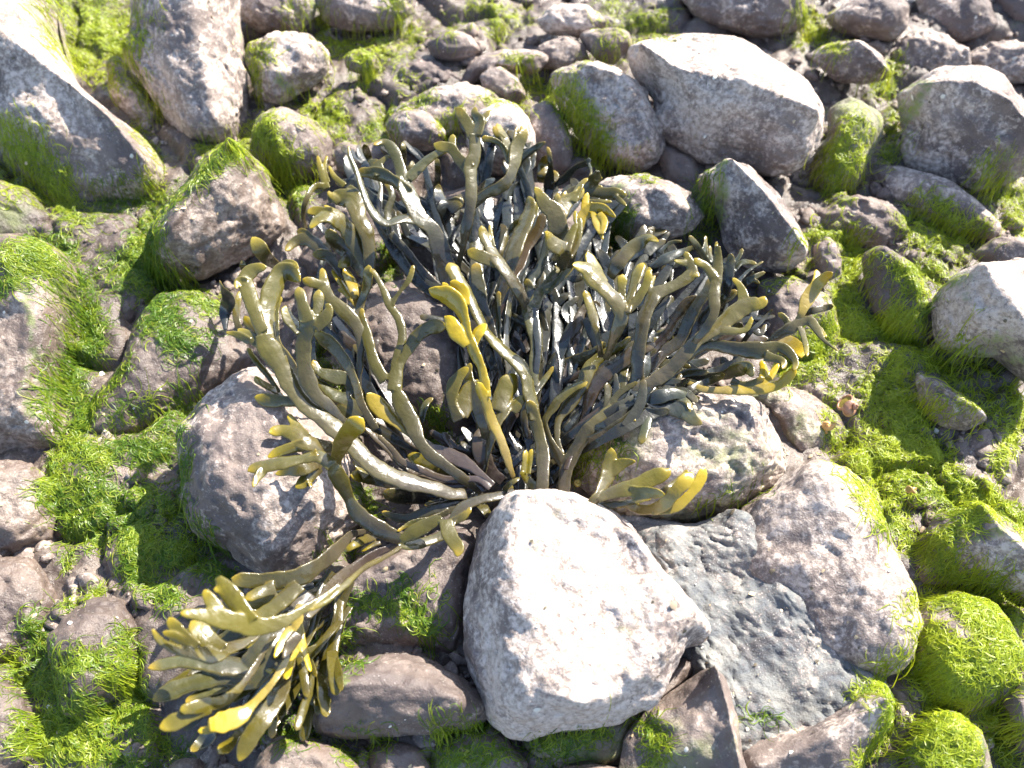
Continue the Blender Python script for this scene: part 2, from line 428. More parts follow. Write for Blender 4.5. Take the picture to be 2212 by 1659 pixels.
# ------------------------------------------------------------------ rocks
def rock(name, label, cat, outline, z=0.012, H=0.03, ridge=None, closed=False, D=None, p=1.7, rough=1.0, pale=0.4, green=0.2, warm=0.4, wet=0.3, cracked=0.0, k=0.7, group=None, steps=0):
    P = np.array(pts(outline)).reshape(-1, 2)
    cx, cy = (P.max(0) + P.min(0)) / 2
    big_ = label.startswith(('large', 'big', 'tall', 'pyramid', 'pale speckled', 'angular grey', 'oval'))
    if not big_:
        if cy < 260 and cx < 1400 or cy < 130: P = P.mean(0) + (P - P.mean(0)) * 1.08; H *= .85
        elif cx < 620 or cx > 1850: P = P.mean(0) + (P - P.mean(0)) * 1.07; H *= .8; z -= .004
    if cx < 560 and cy > 450: pale -= .1; wet = max(wet, .85)  # left-hand shade painted in: rocks darkened through wet and pale
    elif cx < 1000 and cy > 1200: wet = max(wet, .6)  # lower left rocks darkened through wet, painting in the shade there
    if cx > 1100 and cy < 620 or cy < 300: pale += .12; wet = 0.1  # upper rocks paled and wet cut, painting in the glare there
    ctr = P.mean(0)
    c = at(ctr[0], ctr[1], z)
    tc = CAM - c; tc /= np.linalg.norm(tc)
    n = np.array([0, 0, 1.0]) * (1 - k) + tc * k; n /= np.linalg.norm(n)
    e1 = np.cross([0, 1.0, 0], n); e1 /= np.linalg.norm(e1); e2 = np.cross(n, e1)
    def onplane(Q):
        d = ray(Q[:, 0], Q[:, 1])
        t = ((c - CAM) @ n) / (d @ n)
        w = CAM + d * t[:, None] - c
        return np.stack([w @ e1, w @ e2], 1)
    O = onplane(P)
    per = np.linalg.norm(O - np.roll(O, -1, 0), axis=1).sum()
    size = per / math.pi
    nth = int(np.clip(per / 0.0018, 60, 520))
    A = closed_spline(O, nth)
    O2 = np.vstack([O, O[:1]]); L2 = np.r_[0, np.cumsum(np.linalg.norm(np.diff(O2, axis=0), axis=1))]
    m12 = 12 * len(O)
    # straighter between the traced corners than a pure curve
    fr_ = np.arange(nth) / nth * L2[-1]
    Lin = np.stack([np.interp(fr_, L2, O2[:, j]) for j in (0, 1)], 1)
    d2_ = ((A[:, None] - Lin[None]) ** 2).sum(2).argmin(1)
    A = A * 0.6 + Lin[d2_] * 0.4
    seed = (abs(hash_str(label)) % 1000) * 0.37
    # a little irregularity along the outline
    q = np.hstack([A * 40, np.full((nth, 1), seed)])
    A = A * (1 + 0.022 * fbm(q, 3)[:, None])
    kk = max(3, nth // 7) | 1
    As = np.stack([np.convolve(np.concatenate([A[-kk:, j], A[:, j], A[:kk, j]]), np.ones(kk) / kk, 'same')[kk:-kk] for j in (0, 1)], 1)
    N_ = int(np.clip(size / 0.00125, 26, 150))
    g1 = np.linspace(-1, 1, N_ + 1)
    ga, gb = np.meshgrid(g1, g1)
    dx_ = (ga * np.sqrt(1 - gb ** 2 / 2)).ravel(); dy_ = (gb * np.sqrt(1 - ga ** 2 / 2)).ravel()
    rr_ = np.hypot(dx_, dy_); th_ = np.arctan2(dy_, dx_) % (2 * math.pi)
    rim = (np.abs(ga).ravel() > 1 - 1e-9) | (np.abs(gb).ravel() > 1 - 1e-9)
    rr_[rim] = 1
    idx_ = th_ / (2 * math.pi) * nth
    def look(C_):
        i0 = np.floor(idx_).astype(int) % nth; f_ = (idx_ - np.floor(idx_))[:, None]
        return C_[i0] * (1 - f_) + C_[(i0 + 1) % nth] * f_
    s_ = np.sin(rr_ * math.pi / 2) ** 0.95
    wsh = (s_ ** 3)[:, None]
    # keep the turning sense and start of the outline
    top = (look(A) * wsh + look(As) * (1 - wsh)) * s_[:, None]
    Ac = A[::max(1, nth // 70)]
    db = seg_dist(top, Ac)
    if ridge is None:
        R = Ac * 0.35; closed_ = True
    else:
        R = onplane(np.array(pts(ridge)).reshape(-1, 2)); closed_ = closed
        if len(R) == 1: R = np.vstack([R, R + 1e-4])
    dr = seg_dist(top, R, closed_)
    if closed_: dr = np.where(inside(top, R), 0, dr)
    t = db / (db + dr + 1e-9)
    h = (1 - (1 - np.clip(t, 0, 1)) ** p) ** (1 / p)
    if closed_ and ridge is None:
        h = h * (1 - 0.12 * (1 - np.minimum(1, dr / (size * .2))) * 0)
    Hh = H * h
    Dd = D if D is not None else max(0.6 * size / 2, 0.02)
    inner = ~rim
    XY = np.vstack([top, top[inner]])
    Hh[rim] = 0
    ZZ = np.concatenate([Hh, -Dd * np.sqrt(np.clip(1 - s_[inner] ** 2, 0, 1))])
    V = c + XY[:, :1] * e1 + XY[:, 1:] * e2 + ZZ[:, None] * n
    # direction of displacement
    rad = XY / (np.linalg.norm(XY, axis=1)[:, None] + 1e-9)
    lift = np.clip(ZZ / (H + 1e-9), -1, 1)
    sside = 1 - np.abs(lift)
    Dr = lift[:, None] * n + (sside * 0.6 * np.clip(np.linalg.norm(XY, axis=1) / (size * .35), 0, 1) ** 2)[:, None] * (rad[:, :1] * e1 + rad[:, 1:] * e2)
    Dr /= np.linalg.norm(Dr, axis=1)[:, None] + 1e-9
    q = V + seed
    big = fbm(q * (2.2 / max(size, .02)), 3, 0.5)
    mid = 0.5 * fbm(q * 45, 5, 0.6) - 1.1 * (np.abs(noise(q * 38 + 3)) + 0.5 * np.abs(noise(q * 83 + 8)) + 0.3 * np.abs(noise(q * 170 + 4))) + 0.45
    fine = fbm(q * 190, 3, 0.6)
    rid = fbm(q * 26 + 5, 4, 0.55, ridge=True)
    rough = rough * 0.72
    am = 0.05 * size * big + rough * (0.0027 * mid + 0.0009 * fine - 0.0022 * np.maximum(0, rid - 0.3))
    pit = fbm(q * 75 + 11, 2)
    am -= rough * 0.0022 * np.clip((pit - 0.42) * 4, 0, 1)
    if cracked:
        g = fbm(q * 16 + 31, 3, 0.55)
        am += cracked * 0.007 * (np.floor(g * 5) / 5 + 0.3 * g)
        g2 = np.abs(fbm(q * 13 + 77, 4, 0.6))
        am -= cracked * 0.004 * np.exp(-(g2 / 0.03) ** 2)
    am *= np.clip(0.25 + np.abs(ZZ) / (0.35 * H + 1e-9), 0, 1) * 0.9 + 0.1
    V = V + Dr * am[:, None]
    gi = np.arange((N_ + 1) ** 2).reshape(N_ + 1, N_ + 1)
    bi = gi.copy().ravel(); bi[inner] = (N_ + 1) ** 2 + np.arange(inner.sum()); bi = bi.reshape(N_ + 1, N_ + 1)
    F = np.vstack([np.stack([gi[:-1, :-1], gi[:-1, 1:], gi[1:, 1:], gi[1:, :-1]], -1).reshape(-1, 4),
                   np.stack([bi[:-1, :-1], bi[1:, :-1], bi[1:, 1:], bi[:-1, 1:]], -1).reshape(-1, 4)])
    if ((A[:, 0] * np.roll(A[:, 1], -1) - A[:, 1] * np.roll(A[:, 0], -1)).sum()) < 0: F = F[:, ::-1]
    origin = c - n * Dd
    origin = c.copy(); origin[2] = 0
    V = V - origin
    W_ = V + origin
    alg = algae_amount(W_)
    me = make_mesh(name, V, F, attrs={'algae': alg})
    o = link(name, me, ROCK)
    o.location = origin
    o['pale'] = float(pale); o['green'] = float(green); o['warm'] = float(warm); o['wet'] = float(wet); o['cracked'] = float(cracked)  # wet holds real damp plus the shade painted on left rocks
    tag(o, label, cat, group)
    return o

def hash_str(s):
    h = 5381
    for ch in s: h = (h * 33 + ord(ch)) & 0xffffffff
    return h

ROCKS = [
 # name, label, category, outline, options
 ('boulder','large purple brown boulder with a pale speckled ridge in the top left corner','boulder','-60,-60;105,-40;135,100;175,195;240,250;300,300;350,350;374,395;345,432;280,462;200,457;120,440;55,380;-60,250',dict(z=.03,H=.05,ridge='-40,60;60,140;160,215;250,290;320,375',p=1.35,pale=.55,warm=.5,k=.6)),
 ('boulder','tall grey boulder standing upright at the top edge, left of centre','boulder','290,-60;500,-60;518,60;528,160;535,220;528,280;508,322;450,333;400,318;345,240;298,170;268,118;280,50',dict(z=.035,H=.055,ridge='400,-40;425,80;450,180;470,280',p=1.5,pale=.68,warm=.35,rough=1.4)),
 ('stone','small brown stone wedged left of the tall grey boulder with a green film','stone','232,140;262,128;300,175;345,235;335,268;285,255;245,210',dict(z=.02,H=.02,green=.6)),
 ('rock','rounded pitted rock with green threads at the top, right of the tall boulder','rock','546,105;600,76;665,82;705,115;700,160;665,190;605,222;562,205;540,150',dict(z=.03,H=.035,pale=.62,warm=.55,rough=1.5)),
 ('rock','crumbly pale rock cut by the top edge above the rounded pitted rock','rock','522,-30;670,-35;676,30;640,66;565,62;520,30',dict(z=.03,H=.03,pale=.6,warm=.5,rough=1.8)),
 ('rock','dull grey purple rock at the top edge beside bright algae','rock','686,-35;880,-35;885,28;840,60;755,64;705,42',dict(z=.025,H=.025,pale=.3)),
 ('rock','round grey rock with yellow green algae draped over its left flank','rock','542,330;552,262;612,232;680,262;716,310;712,365;660,395;595,385',dict(z=.025,H=.035,pale=.5,warm=.5)),
 ('boulder','pyramid shaped brown boulder with bright top left of the seaweed','boulder','312,550;325,500;350,455;425,362;488,325;535,332;582,372;604,430;616,492;575,530;520,570;440,602;350,597',dict(z=.04,H=.055,ridge='505,340;470,390;420,470;385,520',p=1.3,pale=.62,warm=.7,rough=1.4)),
 ('stone','small pale brown stone behind the upper left fronds','stone','726,318;750,307;790,326;803,360;772,384;730,368',dict(z=.03,H=.018,pale=.5,warm=.7)),
 ('rock','low pale rock with a dark hollow above the tallest frond','rock','862,240;920,200;1000,185;1060,203;1088,235;1060,268;950,292;880,290',dict(z=.03,H=.02,pale=.55,warm=.5)),
 ('rock','rounded brown rock with algae on both sides above the seaweed','rock','832,270;870,237;930,250;962,290;935,325;860,320',dict(z=.03,H=.025,pale=.45,warm=.6)),
 ('boulder','smooth whitish round boulder right behind the tallest frond','boulder','1008,305;1030,245;1080,222;1130,240;1157,290;1152,345;1100,375;1040,365',dict(z=.04,H=.035,pale=.85,warm=.3,rough=.6)),
 ('rock','grey green stone next to the whitish round boulder','rock','1130,245;1178,222;1215,250;1236,310;1232,362;1195,388;1150,350',dict(z=.025,H=.02,pale=.35,green=.45)),
 ('boulder','knobbly grey boulder with white top left of the largest bright boulder','boulder','1203,168;1258,147;1330,160;1390,198;1414,250;1430,290;1416,342;1370,366;1310,342;1258,300;1215,225',dict(z=.04,H=.045,ridge='1270,165;1340,190;1385,260;1395,320',p=1.5,pale=.7,warm=.2,rough=1.7)),
 ('stone','small pale lump of stone with algae above the seaweed centre','stone','1040,165;1080,147;1115,172;1132,205;1095,224;1055,203',dict(z=.03,H=.018,pale=.6,warm=.5)),
 ('stone','grey and white stone near the top centre above brown gravel','stone','925,92;970,68;1015,80;1034,110;990,130;940,122',dict(z=.03,H=.02,pale=.5)),
 ('stone','small round brown stone sitting in bright algae near the top','stone','748,125;780,108;812,125;815,150;785,158;755,150',dict(z=.03,H=.014,warm=.7,pale=.3)),
 ('rock','elongated pale rock lying above the small lump of stone','rock','1003,168;1035,125;1110,108;1180,122;1150,158;1065,148;1015,190',dict(z=.025,H=.018,pale=.6,warm=.5)),
 ('stone','wedge shaped purple stone pointing down near the top centre','stone','1256,78;1310,62;1355,75;1361,103;1322,136;1288,126',dict(z=.03,H=.022,pale=.4)),
 ('stone','rough grey stone left of the wedge shaped purple stone','stone','1160,110;1200,85;1255,95;1270,130;1230,150;1180,145',dict(z=.022,H=.016,pale=.5,rough=1.5)),
 ('rock','sunlit pale rock near the top edge in the middle','rock','1163,42;1208,12;1265,14;1303,50;1280,76;1192,72',dict(z=.03,H=.022,pale=.75,warm=.5)),
 ('boulder','largest bright boulder with blown white top and dark front at upper right','boulder','1357,112;1398,92;1470,74;1560,77;1622,95;1690,138;1742,172;1778,225;1782,290;1755,340;1705,372;1660,379;1600,357;1530,355;1450,310;1405,272;1413,218;1370,165',dict(z=.055,H=.055,ridge='1385,150;1480,205;1590,232;1740,285',p=1.25,pale=.74,warm=.3,k=.55)),
 ('boulder','grey boulder with white right shoulder below the largest bright boulder','boulder','1508,378;1560,357;1622,370;1682,420;1712,470;1742,525;1742,562;1685,592;1605,577;1562,530;1545,462;1510,412',dict(z=.04,H=.045,ridge='1575,372;1640,440;1700,520;1725,560',p=1.3,pale=.72,warm=.25)),
 ('rock','rounded pinkish grey rock behind the yellow tipped fronds','rock','1290,402;1340,380;1420,390;1490,420;1520,465;1490,502;1420,524;1350,522;1300,482',dict(z=.03,H=.035,pale=.6,warm=.4)),
 ('rock','rock coated in pale green film right of the largest bright boulder','rock','1790,232;1840,208;1902,245;1907,290;1882,350;1852,402;1792,442;1750,402;1760,340;1785,290',dict(z=.025,H=.03,pale=.5,green=.95)),
 ('rock','flat diamond shaped pale rock at the upper right','rock','1748,120;1800,92;1870,93;1928,160;1900,176;1850,183;1800,170',dict(z=.03,H=.025,pale=.65,ridge='1850,105;1880,130;1905,160',p=1.3)),
 ('rock','brown and white rock near the top right above the diamond shaped one','rock','1793,34;1850,0;1900,-10;1956,20;1952,60;1920,86;1860,78;1810,62',dict(z=.03,H=.035,pale=.5,warm=.6)),
 ('boulder','flat dull purple boulder cut by the top edge right of centre','boulder','1470,-45;1740,-45;1742,35;1700,70;1600,68;1520,42',dict(z=.025,H=.03,pale=.4)),
 ('boulder','angular grey boulder with white upper edge at the right border','boulder','1933,208;1985,180;2040,145;2110,138;2168,160;2192,200;2230,240;2240,340;2190,395;2110,412;2040,385;1955,357;1949,280',dict(z=.045,H=.05,ridge='1975,212;2080,208;2160,250;2215,320',p=1.2,pale=.7,warm=.15)),
 ('rock','low weathered slab under the angular grey boulder','rock','1888,375;1950,362;2040,390;2100,428;2152,480;2140,512;2060,505;1980,465;1920,430',dict(z=.02,H=.022,pale=.6,green=.5)),
 ('rock','dark grey rock with pale crown between algae right of the seaweed','rock','1868,562;1910,544;1962,570;2000,630;2017,700;1990,742;1925,722;1882,650',dict(z=.025,H=.035,ridge='1905,555;1950,600;1985,670',pale=.45,warm=.1)),
 ('stone','small grey stone ringed by bright algae right of the seaweed','stone','1757,530;1790,514;1811,540;1817,592;1790,607;1762,575',dict(z=.035,H=.018,pale=.45,warm=.2)),
 ('boulder','large smooth pale boulder on the right border','boulder','2008,655;2048,602;2130,574;2260,568;2265,850;2195,805;2150,772;2080,770;2030,746;2012,705',dict(z=.045,H=.05,ridge='2110,605;2170,690;2240,780',p=1.5,pale=.85,warm=.2)),
 ('rock','low purple rock above the large smooth boulder at the right border','rock','2108,548;2160,515;2260,520;2260,578;2150,578',dict(z=.03,H=.02,pale=.35)),
 ('rock','rock smothered in dark green algae right of the orange shell','rock','1835,795;1880,752;1960,750;2022,790;2046,860;2032,922;1960,937;1893,912;1852,862',dict(z=.006,H=.014,green=1.0,wet=.6)),
 ('stone','pointed white tipped stone poking from the algae on the right','stone','1985,812;2040,830;2100,868;2127,905;2082,927;2030,917;1990,870',dict(z=.03,H=.025,pale=.6,ridge='2020,840;2085,880;2118,905',p=1.3)),
 ('rock','greenish rock below the large smooth boulder','rock','2032,770;2085,745;2145,765;2175,815;2150,860;2080,850;2040,820',dict(z=.006,H=.014,green=.9,wet=.5)),
 ('boulder','mottled green and white boulder under the right side of the seaweed','boulder','1225,960;1250,885;1390,835;1540,855;1625,862;1665,905;1690,945;1706,970;1700,1020;1650,1062;1560,1112;1440,1140;1340,1115;1255,1055',dict(z=.03,H=.045,pale=.66,green=.75,warm=.3,rough=1.8)),
 ('boulder','pale hump of rock right of the white boulder at lower right','boulder','1500,1180;1590,1100;1660,1055;1735,1015;1790,1010;1850,1038;1895,1095;1932,1190;1962,1280;1980,1350;1970,1415;1925,1452;1850,1465;1740,1440;1640,1370;1530,1280',dict(z=.03,H=.04,ridge='1760,1080;1820,1180;1880,1330;1890,1380',p=1.9,pale=.62,warm=.3,rough=.8)),
 ('rock_slab','rough cracked blue grey slab between the two pale boulders at lower right','rock slab','1340,1110;1480,1125;1600,1110;1700,1200;1800,1360;1900,1440;1935,1520;1900,1600;1800,1700;1560,1700;1500,1480;1420,1380;1360,1240',dict(z=.02,H=.028,ridge='1440,1180;1600,1180;1800,1430;1840,1560;1640,1640;1560,1480',closed=True,pale=.3,cracked=.6,rough=1.0,wet=.1,warm=.1)),
 ('rock','ledge of pale rock with green rim at the lower right edge of the slab','rock','1590,1612;1700,1572;1800,1540;1850,1492;1898,1488;1932,1530;1926,1572;1870,1622;1820,1710;1600,1720',dict(z=.035,H=.03,ridge='1640,1660;1760,1610;1900,1520',p=1.3,pale=.68,warm=.3)),
 ('rock','brown rock with green left face at the bottom, right of the white boulder','rock','1345,1600;1400,1530;1480,1470;1530,1440;1562,1460;1587,1530;1602,1620;1612,1720;1345,1720',dict(z=.035,H=.04,ridge='1535,1452;1560,1530;1590,1680',p=1.2,pale=.45,green=.7,warm=.4)),
 ('boulder','big sunlit white boulder pinning down the seaweed in the foreground','boulder','1038,1135;1078,1092;1140,1076;1230,1083;1310,1097;1362,1140;1402,1200;1452,1270;1492,1312;1519,1362;1510,1388;1465,1402;1450,1452;1400,1530;1332,1562;1220,1582;1112,1594;1050,1556;1028,1500;1004,1430;1002,1300;1020,1190',dict(z=.05,H=.055,ridge='1125,1115;1110,1250;1145,1380;1150,1500;1250,1530;1380,1470;1460,1350;1350,1190;1230,1120',closed=True,p=1.5,pale=.92,warm=.4,green=.5,wet=0,rough=1.0,k=.5)),
 ('boulder','pale speckled boulder under the left fronds','boulder','398,935;435,865;500,812;562,788;640,830;720,895;770,980;785,1080;772,1132;722,1182;662,1226;592,1252;530,1227;480,1182;420,1147;396,1080;394,1000',dict(z=.035,H=.05,pale=.8,warm=.5,green=.3,rough=1.4,k=.6)),
 ('rock','dark brown rock with orange patches seen between the fronds','rock','750,680;830,612;930,600;1020,650;1062,740;1066,870;1010,965;900,940;800,870;760,770',dict(z=.015,H=.03,pale=.3,warm=1.0,wet=.6)),
 ('rock','shaded purple rock left of the white boulder with sparse algae','rock','680,1380;695,1290;765,1232;870,1190;1000,1145;1030,1190;1015,1320;1000,1440;900,1425;790,1415;715,1410',dict(z=.02,H=.03,ridge='760,1270;960,1190;960,1340;800,1350',closed=True,pale=.3,wet=.5,rough=1.5)),
 ('rock','oval blue grey rock with a dark spot at the bottom','rock','668,1532;688,1485;750,1440;830,1414;920,1420;992,1460;1048,1510;1056,1552;1010,1576;920,1587;830,1592;740,1597;688,1582',dict(z=.035,H=.04,ridge='750,1490;850,1490;980,1520',p=1.5,pale=.5,warm=.2,green=.3)),
 ('rock','brown rock with green top at the bottom edge below the hanging fronds','rock','548,1650;600,1592;680,1600;752,1622;805,1720;535,1720',dict(z=.03,H=.03,pale=.45,warm=.8,green=.4)),
 ('rock','dark brown rock at the bottom edge below the oval rock','rock','785,1610;850,1595;925,1605;940,1660;920,1715;810,1715',dict(z=.015,H=.02,pale=.35,warm=.6,wet=.5)),
 ('rock','greenish grey rock at the bottom edge left of centre','rock','930,1590;1050,1560;1100,1600;1140,1650;1120,1715;945,1715',dict(z=.012,H=.02,pale=.3,green=.8,wet=.5)),
 ('rock','wet green slab tucked under the white boulder at the bottom','rock','1130,1592;1250,1560;1390,1530;1370,1600;1340,1650;1230,1665;1155,1640',dict(z=.01,H=.02,pale=.3,green=.9,wet=.6)),
 ('rock','narrow dark slab leaning between the white boulder and the brown rock','rock','1370,1560;1440,1440;1500,1420;1510,1440;1470,1480;1400,1540;1350,1600',dict(z=.02,H=.015,pale=.2,wet=.7)),
 ('stone','small lumpy brown stone at the bottom edge below the green slab','stone','1180,1690;1220,1655;1290,1650;1345,1665;1350,1715;1185,1715',dict(z=.02,H=.018,pale=.4,warm=.6)),
 ('boulder','pinkish brown boulder at the left border half in shade','boulder','-60,560;40,528;110,550;163,600;150,700;128,800;146,900;150,960;100,982;30,972;-60,1000',dict(z=.035,H=.05,pale=.62,warm=.85,ridge='20,580;80,700;60,900',p=1.5)),
 ('rock','smooth purple grey slab left of the speckled boulder','rock slab','185,930;215,850;262,790;290,710;345,645;420,640;500,680;545,740;556,795;440,870;350,905;300,945;210,950',dict(z=.018,H=.03,pale=.32,warm=.3,wet=.35,green=.25)),
 ('rock','dark gritty rock between algae strips left of the pyramid boulder','rock','195,645;270,612;325,635;300,700;225,768;190,710',dict(z=.012,H=.02,pale=.25,wet=.6,rough=1.8)),
 ('stone','smooth purple stone lying in algae at the lower left','stone','113,1400;138,1340;198,1300;270,1308;297,1370;292,1440;252,1500;192,1542;140,1532;123,1470',dict(z=.025,H=.03,pale=.42,warm=.4,wet=.3)),
 ('rock','brown rock at the left border below the pinkish boulder','rock','-60,1005;60,1010;120,1060;105,1160;40,1195;-60,1205',dict(z=.02,H=.025,pale=.42,warm=.7,rough=1.6)),
 ('rock','mound of rock wrapped in fine green threads left of the speckled boulder','rock','108,1020;180,940;290,950;370,895;400,990;396,1110;300,1160;200,1180;115,1120',dict(z=.006,H=.014,green=.6,wet=.4)),
 ('rock','rock under a mat of green threads below left of the speckled boulder','rock','240,1195;330,1120;420,1150;480,1190;500,1260;390,1312;275,1292',dict(z=.006,H=.014,green=.6,wet=.4)),
 ('rock','dark rock with green film at the left border under the top left boulder','rock','-50,395;55,415;112,480;102,530;30,560;-50,540',dict(z=.015,H=.02,green=.8,wet=.4,pale=.2)),
 ('rock','low dark rock between the top left boulder and the pinkish boulder','rock','120,480;220,462;300,480;300,560;230,590;150,560',dict(z=.006,H=.02,green=.5,wet=.5,pale=.3)),
 ('rock','brown rock with dark stains at the left border lower down','rock','-60,1230;70,1215;120,1290;100,1370;40,1420;-60,1440',dict(z=.012,H=.022,pale=.4,warm=.8,wet=.3,rough=1.6)),
 ('rock','pale brown rock in the bottom left corner','rock','-60,1500;40,1490;75,1560;60,1640;-20,1700;-60,1700',dict(z=.02,H=.022,pale=.5,warm=.7)),
 ('stone','small yellowish stone at the bottom edge left of the hanging fronds','stone','358,1672;385,1642;430,1640;448,1680;440,1710;365,1710',dict(z=.03,H=.018,pale=.8,warm=.9)),
 ('rock','brown wet rock under the hanging fronds at the lower left','rock','330,1400;420,1330;560,1320;660,1360;670,1470;600,1560;450,1570;350,1520',dict(z=.0,H=.02,pale=.3,wet=.7)),
 ('boulder','angular rock with bright ridge and green rim at the lower right border','boulder','1980,1215;2025,1125;2100,1088;2155,1118;2265,1190;2265,1310;2180,1272;2080,1262;2000,1255',dict(z=.03,H=.04,ridge='2110,1105;2150,1160;2250,1240',p=1.2,pale=.65,green=.4)),
 ('rock','round rock half covered by shaggy bright green algae at lower right','rock','1973,1385;1998,1312;2060,1284;2132,1300;2172,1350;2216,1420;2202,1482;2150,1522;2080,1545;2010,1522;1973,1450',dict(z=.025,H=.04,pale=.4,green=.6)),
 ('stone','small round stone capped by bright algae in the lower right corner','stone','1958,1640;1990,1562;2050,1540;2118,1588;2135,1660;2100,1715;1960,1715',dict(z=.03,H=.03,green=.8)),
 ('rock','purple rock at the right border near the bottom','rock','2165,1510;2200,1450;2265,1440;2265,1640;2200,1610',dict(z=.03,H=.03,pale=.35)),
 ('stone','small dark stone in the hollow beside the algae at lower right','stone','2105,1510;2160,1495;2185,1530;2160,1570;2115,1560',dict(z=.012,H=.012,wet=.6,pale=.2)),
 ('rock','flat muddy rock between the slab and the algae mound at lower right','rock','1915,1470;1970,1480;1990,1560;1960,1650;1900,1690;1870,1640;1930,1560',dict(z=.01,H=.015,pale=.35,wet=.5,rough=1.8)),
 ('rock','flat green grey slab left of the orange shell','rock','1600,860;1700,840;1768,895;1785,960;1735,1005;1690,950;1660,890',dict(z=.012,H=.018,pale=.4,green=.8,wet=.3)),
 ('rock','dark grey rock in the shade of the fronds on the right','rock','1640,620;1715,595;1790,640;1815,715;1775,800;1690,795;1645,705',dict(z=.01,H=.022,pale=.25,wet=.5,green=.2)),
 ('rock','brownish flat rock in the top right corner','rock','1985,-35;2110,-40;2145,55;2070,85;2000,55',dict(z=.02,H=.022,pale=.6,warm=.5)),
 ('rock','dark rock at the very top right corner','rock','2150,-20;2260,-30;2260,70;2190,62;2155,30',dict(z=.02,H=.022,pale=.3,warm=.4)),
 ('rock','low gravelly rock right of the diamond shaped one near the top right','rock','2080,130;2140,95;2240,100;2250,170;2190,178;2120,160',dict(z=.015,H=.018,pale=.6,warm=.5,rough=1.8)),
 ('rock','sandy pale slab under the brown and white rock at the top right','rock','1940,90;2010,70;2080,100;2090,140;2020,150;1960,180;1930,140',dict(z=.015,H=.016,pale=.7,warm=.5,rough=1.8)),
 ('rock','gritty brown rock in the gap right of the green film rock','rock','1760,450;1850,420;1930,440;1960,500;1900,540;1800,520;1740,490',dict(z=.008,H=.02,pale=.4,warm=.8,rough=2.0)),
 ('rock','brown gravel lump at the right border among algae','rock','2050,940;2130,930;2190,1000;2170,1060;2100,1060;2060,1010',dict(z=.008,H=.016,pale=.35,green=.4,warm=.6)),
 ('rock','dark wet rock above the oval blue grey one','rock','640,1400;700,1395;800,1405;760,1440;690,1470;650,1500;625,1450',dict(z=.01,H=.012,pale=.2,wet=.8)),
 ('rock','grey brown rock behind the low pale rock near the top','rock','860,150;930,130;1000,170;980,195;900,200;850,190',dict(z=.016,H=.016,pale=.5,warm=.6,rough=1.8)),
 ('rock','dark rock in the gap under the largest bright boulder','rock','1420,300;1500,340;1520,390;1500,430;1440,400;1420,350',dict(z=.012,H=.018,pale=.2)),
 ('rock','rock hidden under the dense middle of the seaweed','rock','640,560;720,470;820,430;900,470;880,560;800,620;700,640',dict(z=.0,H=.03,pale=.1,wet=.6,green=.3)),  # coloured dark to paint shade into the gaps between fronds
 ('rock','dark rock under the upper fronds of the seaweed','rock','860,520;940,420;1100,390;1240,420;1300,520;1240,620;1100,660;940,620',dict(z=.0,H=.03,pale=.15,warm=.6,wet=.6)),  # dark colour stands in for shade between the upper fronds
]
for nm, lb, ct, ol, kw in ROCKS:
    rock(nm, lb, ct, ol, group='rocks of the shore', **kw)

# ------------------------------------------------------------------ gravel between the rocks (beyond counting)
def gravel(n=7000):
    # one faceted pebble, repeated in many shapes
    ph = (1 + 5 ** .5) / 2
    ico = np.array([(-1, ph, 0), (1, ph, 0), (-1, -ph, 0), (1, -ph, 0), (0, -1, ph), (0, 1, ph), (0, -1, -ph), (0, 1, -ph), (ph, 0, -1), (ph, 0, 1), (-ph, 0, -1), (-ph, 0, 1)])
    ico /= np.linalg.norm(ico[0])
    fc = [(0, 11, 5), (0, 5, 1), (0, 1, 7), (0, 7, 10), (0, 10, 11), (1, 5, 9), (5, 11, 4), (11, 10, 2), (10, 7, 6), (7, 1, 8), (3, 9, 4), (3, 4, 2), (3, 2, 6), (3, 6, 8), (3, 8, 9), (4, 9, 5), (2, 4, 11), (6, 2, 10), (8, 6, 7), (9, 8, 1)]
    vs = [tuple(v) for v in ico]; cache = {}
    def midp(a, b):
        key = (min(a, b), max(a, b))
        if key not in cache:
            v = np.array(vs[a]) + np.array(vs[b]); v /= np.linalg.norm(v); vs.append(tuple(v)); cache[key] = len(vs) - 1
        return cache[key]
    f2 = []
    for a, b, c in fc:
        ab, bc, ca = midp(a, b), midp(b, c), midp(c, a)
        f2 += [(a, ab, ca), (b, bc, ab), (c, ca, bc), (ab, bc, ca)]
    base = np.array(vs); F = np.array(f2)
    V = []; FF = []
    for i in range(n):
        x = rng.uniform(-80, 2290); y = rng.uniform(-80, 1730)
        if noise(np.array([[x / 170, y / 170, 3.3]]))[0] < 0.02 and not (1600 < x and y < 560): continue
        p = at(x, y, 0.0)
        p[2] = ground_z(p) + 0.0005
        r = 0.0014 + 0.008 * rng.random() ** 3.6
        sc = r * np.array([1, rng.uniform(.6, 1), rng.uniform(.45, .8)])
        a = rng.uniform(0, 6.28)
        v = base * (1 + 0.22 * rng.normal(size=(len(base), 1)))
        v = v * sc
        ca_, sa_ = math.cos(a), math.sin(a)
        v = np.stack([v[:, 0] * ca_ - v[:, 1] * sa_, v[:, 0] * sa_ + v[:, 1] * ca_, v[:, 2]], 1) + p
        FF.append(F + len(V) * len(base)); V.append(v)
    V = np.vstack(V)
    me = make_mesh('gravel', V, np.vstack(FF), attrs={'algae': algae_amount(V) * .8})
    o = link('gravel', me, ROCK)
    o['pale'] = .5; o['green'] = .2; o['warm'] = .6; o['wet'] = .3; o['cracked'] = 0.0
    tag(o, 'coarse grit and tiny pebbles filling the gaps between the rocks', 'gravel', kind='stuff')

